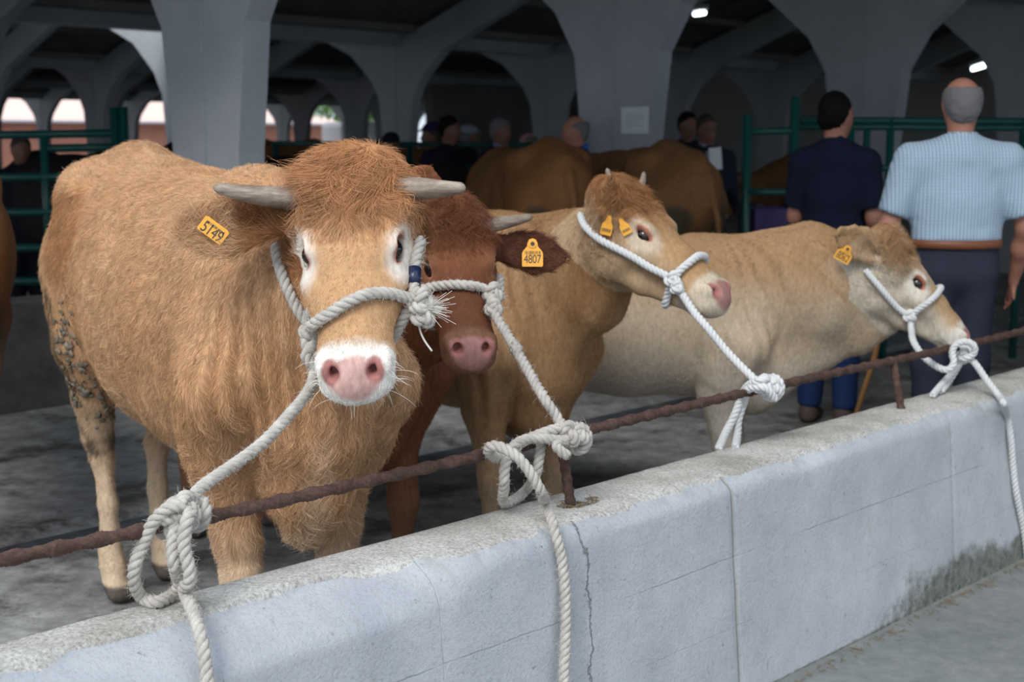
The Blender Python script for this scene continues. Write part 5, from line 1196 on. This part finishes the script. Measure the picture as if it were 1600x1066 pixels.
def collar(e, m, h, nm='shirt_collar'):
    k = h/1.76; a = np.linspace(0, 2*math.pi, 25); V = []; 
    for t in a:
        for r_, z in ((.072, 1.475), (.064, 1.535), (.056, 1.53), (.062, 1.47)): V.append((r_*math.cos(t)*k, r_*math.sin(t)*k, (z-.018*math.cos(t))*k))
    mb = MB(); mb.add(V, [(i*4+j, (i+1)*4+j, (i+1)*4+(j+1) % 4, i*4+(j+1) % 4) for i in range(24) for j in range(4)]); mb.prism([(-.05, 1.40), (0, 1.22), (.05, 1.40), (.05, 1.48), (-.05, 1.48)], (.118*k, 0, -.02), np.array([0, k, 0.]), np.array([0, 0, k]), np.array([1., 0, 0]), .02)
    mb.obj(nm, m, e, True)
e = person('person', 905, 10.4, 1.645, math.radians(192), 'balding man in dark jacket and bright blue collar beside the pillar with the notice', M_skin, M_suit, M_dark, M_bshoe, M_greyhair, 'long', top=1, bald=1, lean=.03, **far); collar(e, M_bluesh, 1.645)
e = person('person', 782, 12.2, 1.655, math.radians(-40), 'grey haired man in a dark suit with a pale blue shirt', M_skin2, M_suit, M_dark, M_bshoe, M_greyhair, 'long', top=1, **far); collar(e, cloth('pale_shirt', (.35, .45, .75)), 1.655)
person('person', 702, 12.4, 1.675, math.radians(-20), 'dark haired man in dark clothes just right of the far pale pillar', M_skin2, M_dark, M_dark, M_bshoe, M_black, 'long', top=1, **far)
person('person', 676, 13.4, 1.62, math.radians(200), 'person in a purple cap half hidden behind a dark haired man', M_skin2, cloth('purple_wool', (.03, .02, .07)), M_dark, M_bshoe, M_brownhair, 'long', top=1, cap=cloth('purple_cap', (.03, .02, .08)), **far)
person('person', 733, 15.5, 1.62, math.radians(10), 'person in a pale cap between two dark dressed men', M_skin2, M_dark, M_dark, M_bshoe, M_greyhair, 'long', top=1, cap=cloth('pale_cap', (.30, .32, .40)), **far)
person('person', 826, 14.8, 1.55, math.radians(170), 'pink faced bald person low behind the brown cow rump', skin_mat('skin_pink', (.55, .30, .26)), M_dark, M_dark, M_bshoe, M_greyhair, 'long', top=1, bald=1, **far)
person('person', 1072, 12.6, 1.715, math.radians(-70), 'black haired person at the back, left of the man holding papers', M_skin2, M_dark, M_dark, M_bshoe, M_black, 'long', top=1, **far)
e = person('person', 1102, 11.4, 1.67, math.radians(-75), 'man with glasses, striped scarf and white papers behind the brown rump', M_skin2, M_suit, M_dark, M_bshoe, M_brownhair, 'long', top=1, arms=((.9, -.03), (.9, -.03)), **far); collar(e, cloth('striped_scarf', (.40, .42, .55)), 1.67, 'scarf')
mb = MB()
for y in (-.033, .033): mb.tube([(.118, y+.022*math.cos(t), 1.56+.017*math.sin(t)) for t in np.linspace(0, 2*math.pi, 17)], .002, 6)
mb.tube([(.118, -.011, 1.56), (.118, .011, 1.56)], .002, 6); mb.obj('glasses', M_black, e, True)
_p = P(1118, 248, 11.0); mb = MB(); mb.box(_p, (.055, .002, .085), [np.array([.9, .3, .1]), np.array([-.3, .9, .1]), np.array([-.1, -.1, .99])]); tag(mb.obj('paper_sheets', mat('white_paper', (.85, .86, .9), .7)), 'white paper sheets held by the man with glasses', 'paper')
person('person', 612, 12.5, 1.52, math.radians(-90), 'figure all in black standing before the bright far opening', M_skin2, M_dark, M_dark, M_bshoe, M_black, 'long', top=1, cap=M_dark, **far)
person('person', 36, 10.5, 1.50, math.radians(-60), 'person in dark clothes behind the green gate at the left', M_skin2, M_dark, M_dark, M_bshoe, M_brownhair, 'long', top=1, **far)
# walking stick
mb = MB(); mb.tube(spline([P(1374, 520, 6.75), P(1366, 560, 6.78), P(1350, 610, 6.85), P(1337, 652, 6.95)], .02), .014, 10); M_wood = mat('varnished_stick', (.34, .17, .06), .4); tag(mb.obj('walking_stick', M_wood, None, True), 'varnished wooden walking stick leaning behind the cream heifer', 'stick')
# ================================================= BACKGROUND HERD, GATES, LAMPS, SMALL THINGS
def bgcoat(tan, dark, pale, rumpd):
    def f(c, p):
        col, n1 = base_coat(c, p, tan, dark, pale, 50); x, y, z = p[:, 0], p[:, 1], p[:, 2]; n = noise(p, 7, 60)
        d = np.sqrt(((np.abs(y)-.17)/.11)**2+((z-.88)/.24)**2)+.3*n; k = (sstep(1.1, .7, d)*(x < -1.35))[:, None]*rumpd; col = col*(1-k)+np.array([.07, .055, .035])*k
        k = (sstep(.95, .55, z+.06*n)*(x < -1.2))[:, None]*.6; col = col*(1-k)+np.array([.50, .42, .32])*k
        return head_paint(c, p, col)
    return f
def bgcow(label, px, d, hx_, hy_, coat, scale=1., back=1.9):
    g = P(px, 300, d); h_ = V3(hx_, hy_, 0); h_ /= np.linalg.norm(h_); ft = g[:2]+h_[:2]*back*scale
    pol = np.array([ft[0], ft[1], 0])+h_*.62*scale+np.array([0, 0, 1.12*scale])
    return build_cow('cow', dict(scale=scale, pos=tuple(ft), yaw=yaw_of(h_[0], h_[1]), poll=pol, fwd=h_*.55+V3(0, 0, -.83), up=h_*.8+V3(0, 0, .6), hs=.95, fine=.014, coarse=.02, coat=coat, horn={}, label=label))
brown = bgcoat((.28, .125, .045), (.18, .075, .028), (.30, .20, .12), .95)
b1 = bgcow('brown cow rump with dark dung stains, left of the two rumps at the back', 890, 8.4, -.22, .97, brown, 1.02)
b2 = bgcow('brown cow rump with hanging tail, right of the two rumps at the back', 1108, 8.5, -.42, .9, bgcoat((.24, .115, .045), (.15, .07, .03), (.48, .40, .32), .95), 1.01)
def copy_cow(src, px, d, yaw, label, group=None):
    g = P(px, 300, d); r_ = src.root.copy(); COL.objects.link(r_); r_.location = (g[0], g[1], 0); r_.rotation_euler = (0, 0, yaw); r_['label'] = label
    for ch in src.root.children:
        c_ = ch.copy(); COL.objects.link(c_); c_.parent = r_
    return r_
copy_cow(b1, -104, 6.3, math.radians(110), 'brown cow cut off by the left edge of the picture')
copy_cow(b1, 165, 13.5, math.radians(190), 'brown cow beyond the green gate at the left')
copy_cow(b1, 700, 15.5, math.radians(15), 'brown cow beyond the men, right of the figure in black')
copy_cow(b2, 1245, 14.5, math.radians(185), 'brown cow beyond the right green gate, left of the navy polo man')
blk = bgcow('black cow behind the green gate at the left edge', 60, 10.6, -.8, .4, bgcoat((.018, .016, .017), (.012, .011, .012), (.03, .028, .03), .3), 1.0, back=.1)
blk2 = bgcow('black cow with pale horn in the gloom before the dark dressed men', 700, 10.9, .98, .12, bgcoat((.02, .016, .016), (.012, .011, .012), (.03, .028, .03), .3), .93, back=.1)
# ---- green steel gates
M_green = mat('green_gate_paint', (.010, .085, .075), .35)
M_galv = mat('worn_steel', (.45, .5, .5), .4)
def gate(name, label, d_of, rails, posts, r=.024, pr=.045, verts=()):
    e = empty(name, tuple(P(posts[0][0], 300, d_of(posts[0][0]))*np.array([1, 1, 0])), 0, label=label, cat='gate'); o = np.array(e.location)
    for (x0, y0, x1, y1) in rails:
        V2, F2 = tube_geo(np.array([P(x0, y0, d_of(x0)), P(x1, y1, d_of(x1))])-o, r, 10); mesh_obj('rail', V2, F2, M_green, e)
    for (x, y) in verts:
        p = P(x, y[0], d_of(x)); p2 = p.copy(); p2[2] = P(x, y[1], d_of(x))[2]; V2, F2 = tube_geo(np.array([p, p2])-o, r*.9, 10); mesh_obj('upright', V2, F2, M_green, e)
    for (x, y) in posts:
        p = P(x, y, d_of(x)); p2 = p.copy(); p2[2] = 0; mb = MB(); mb.tube([p-o, p2-o], pr, 12); mb.obj('post', M_green, e, True)
    return e
gate('cattle_gate', 'green tubular steel gate with double post, behind the front cow', lambda x: 9.3, [(-60, 212, 182, 208), (75, 232, 182, 230), (-60, 278, 182, 275), (-60, 333, 182, 330), (-60, 388, 182, 386), (-60, 440, 182, 438)], [(178, 168), (192, 167)], r=.028, pr=.030, verts=[(68, (212, 445))])
gate('cattle_gate', 'green steel pen gate with silver worn posts behind the navy polo man', lambda x: 9.2, [(1168, 206, 1245, 204), (1168, 300, 1245, 300)], [(1168, 180), (1243, 150)], pr=.030)
gate('pen_fence', 'dark green pen fence running behind the two near men', lambda x: 9.6, [(1250, 188, 1660, 190), (1250, 198, 1660, 200), (1250, 262, 1660, 262), (1250, 330, 1660, 330)], [(1330, 186), (1392, 186), (1600, 186)], pr=.026, verts=[(1355, (190, 330))])
gate('pen_fence', 'dark green pen fence under the far pillars in the middle', lambda x: 12.8, [(425, 224, 700, 226), (700, 226, 900, 226), (425, 262, 900, 262)], [(430, 220), (640, 222), (860, 222)], pr=.03)
# ---- notice on the pillar
lf = L0+BAY-.085-.003; c0 = PL(992, 188, lf); M_paper = mat('paper_notice', (.72, .76, .80), .8)
mb = MB(); mb.box(c0, (.125, .095, .0012), [Tv, np.array([0, 0, 1.]), Lv]); n_ = mb.obj('paper_notice', M_paper); tag(n_, 'white paper notice stuck on the second concrete pillar', 'notice')
mb = MB()
for i, w_ in enumerate((.07, .085, .08, .06, .085)): mb.box(c0+np.array([0, 0, .05-.022*i])-Lv*.0018+Tv*(w_-.085)*.5, (w_, .003, .0004), [Tv, np.array([0, 0, 1.]), Lv])
mb.obj('faint_print', mat('grey_print', (.45, .48, .52), .8), n_)
# ---- fluorescent lamps under the far roof
M_tube = mat('lit_tube', (1, 1, 1), .5); M_tube.node_tree.nodes['Principled BSDF'].inputs['Emission Color'].default_value = (.9, .95, 1, 1); M_tube.node_tree.nodes['Principled BSDF'].inputs['Emission Strength'].default_value = 6
for a, b, lab in (((1520, 108, 21.), (1576, 91, 19.5), 'long lit fluorescent tube under the far roof at the right'), ((1587, 86, 24.4), (1622, 74, 23.), 'lit fluorescent tube at the right edge beyond the longer one'), ((1086, 22, 19.), (1100, 20, 18.4), 'small lit tube under the roof above the two rumps')):
    p, q_ = P(*a), P(*b); e = empty('tube_lamp', tuple(p), 0, label=lab, cat='lamp'); mb = MB(); mb.tube([(0, 0, 0), q_-p], .03, 10); mb.obj('tube', M_tube, e, True)
    mb = MB(); mb.box((q_-p)/2+np.array([0, 0, .07]), (np.linalg.norm(q_-p)/2+.05, .05, .03), [(q_-p)/np.linalg.norm(q_-p), np.cross([0, 0, 1.], (q_-p)/np.linalg.norm(q_-p)), np.array([0, 0, 1.])]); mb.obj('housing', M_conc, e)
# ---- purple box
_p = P(1203, 342, 9.6); e = empty('plastic_crate', (_p[0], _p[1], 0), .2, label='purple plastic crate on the floor behind the green gate posts', cat='crate')
M_pur = mat('purple_plastic', (.04, .014, .13), .4); mb = MB(); zt = _p[2]+.1
for (x, y, ex, ey) in ((0, -.15, .17, .012), (0, .15, .17, .012), (-.16, 0, .012, .15), (.16, 0, .012, .15)): mb.box((x, y, zt-.35), (ex, ey, .33), bev=.004)
mb.box((0, 0, zt-.66), (.165, .15, .012)); mb.obj('crate_body', M_pur, e)
mb = MB(); mb.box((0, 0, (zt-.69)/2), (.2, .18, (zt-.69)/2), bev=.01); tag(mb.obj('concrete_block', M_back), 'grey block under the purple crate behind the gate', 'block').location = e.location
bpy.context.view_layer.update()
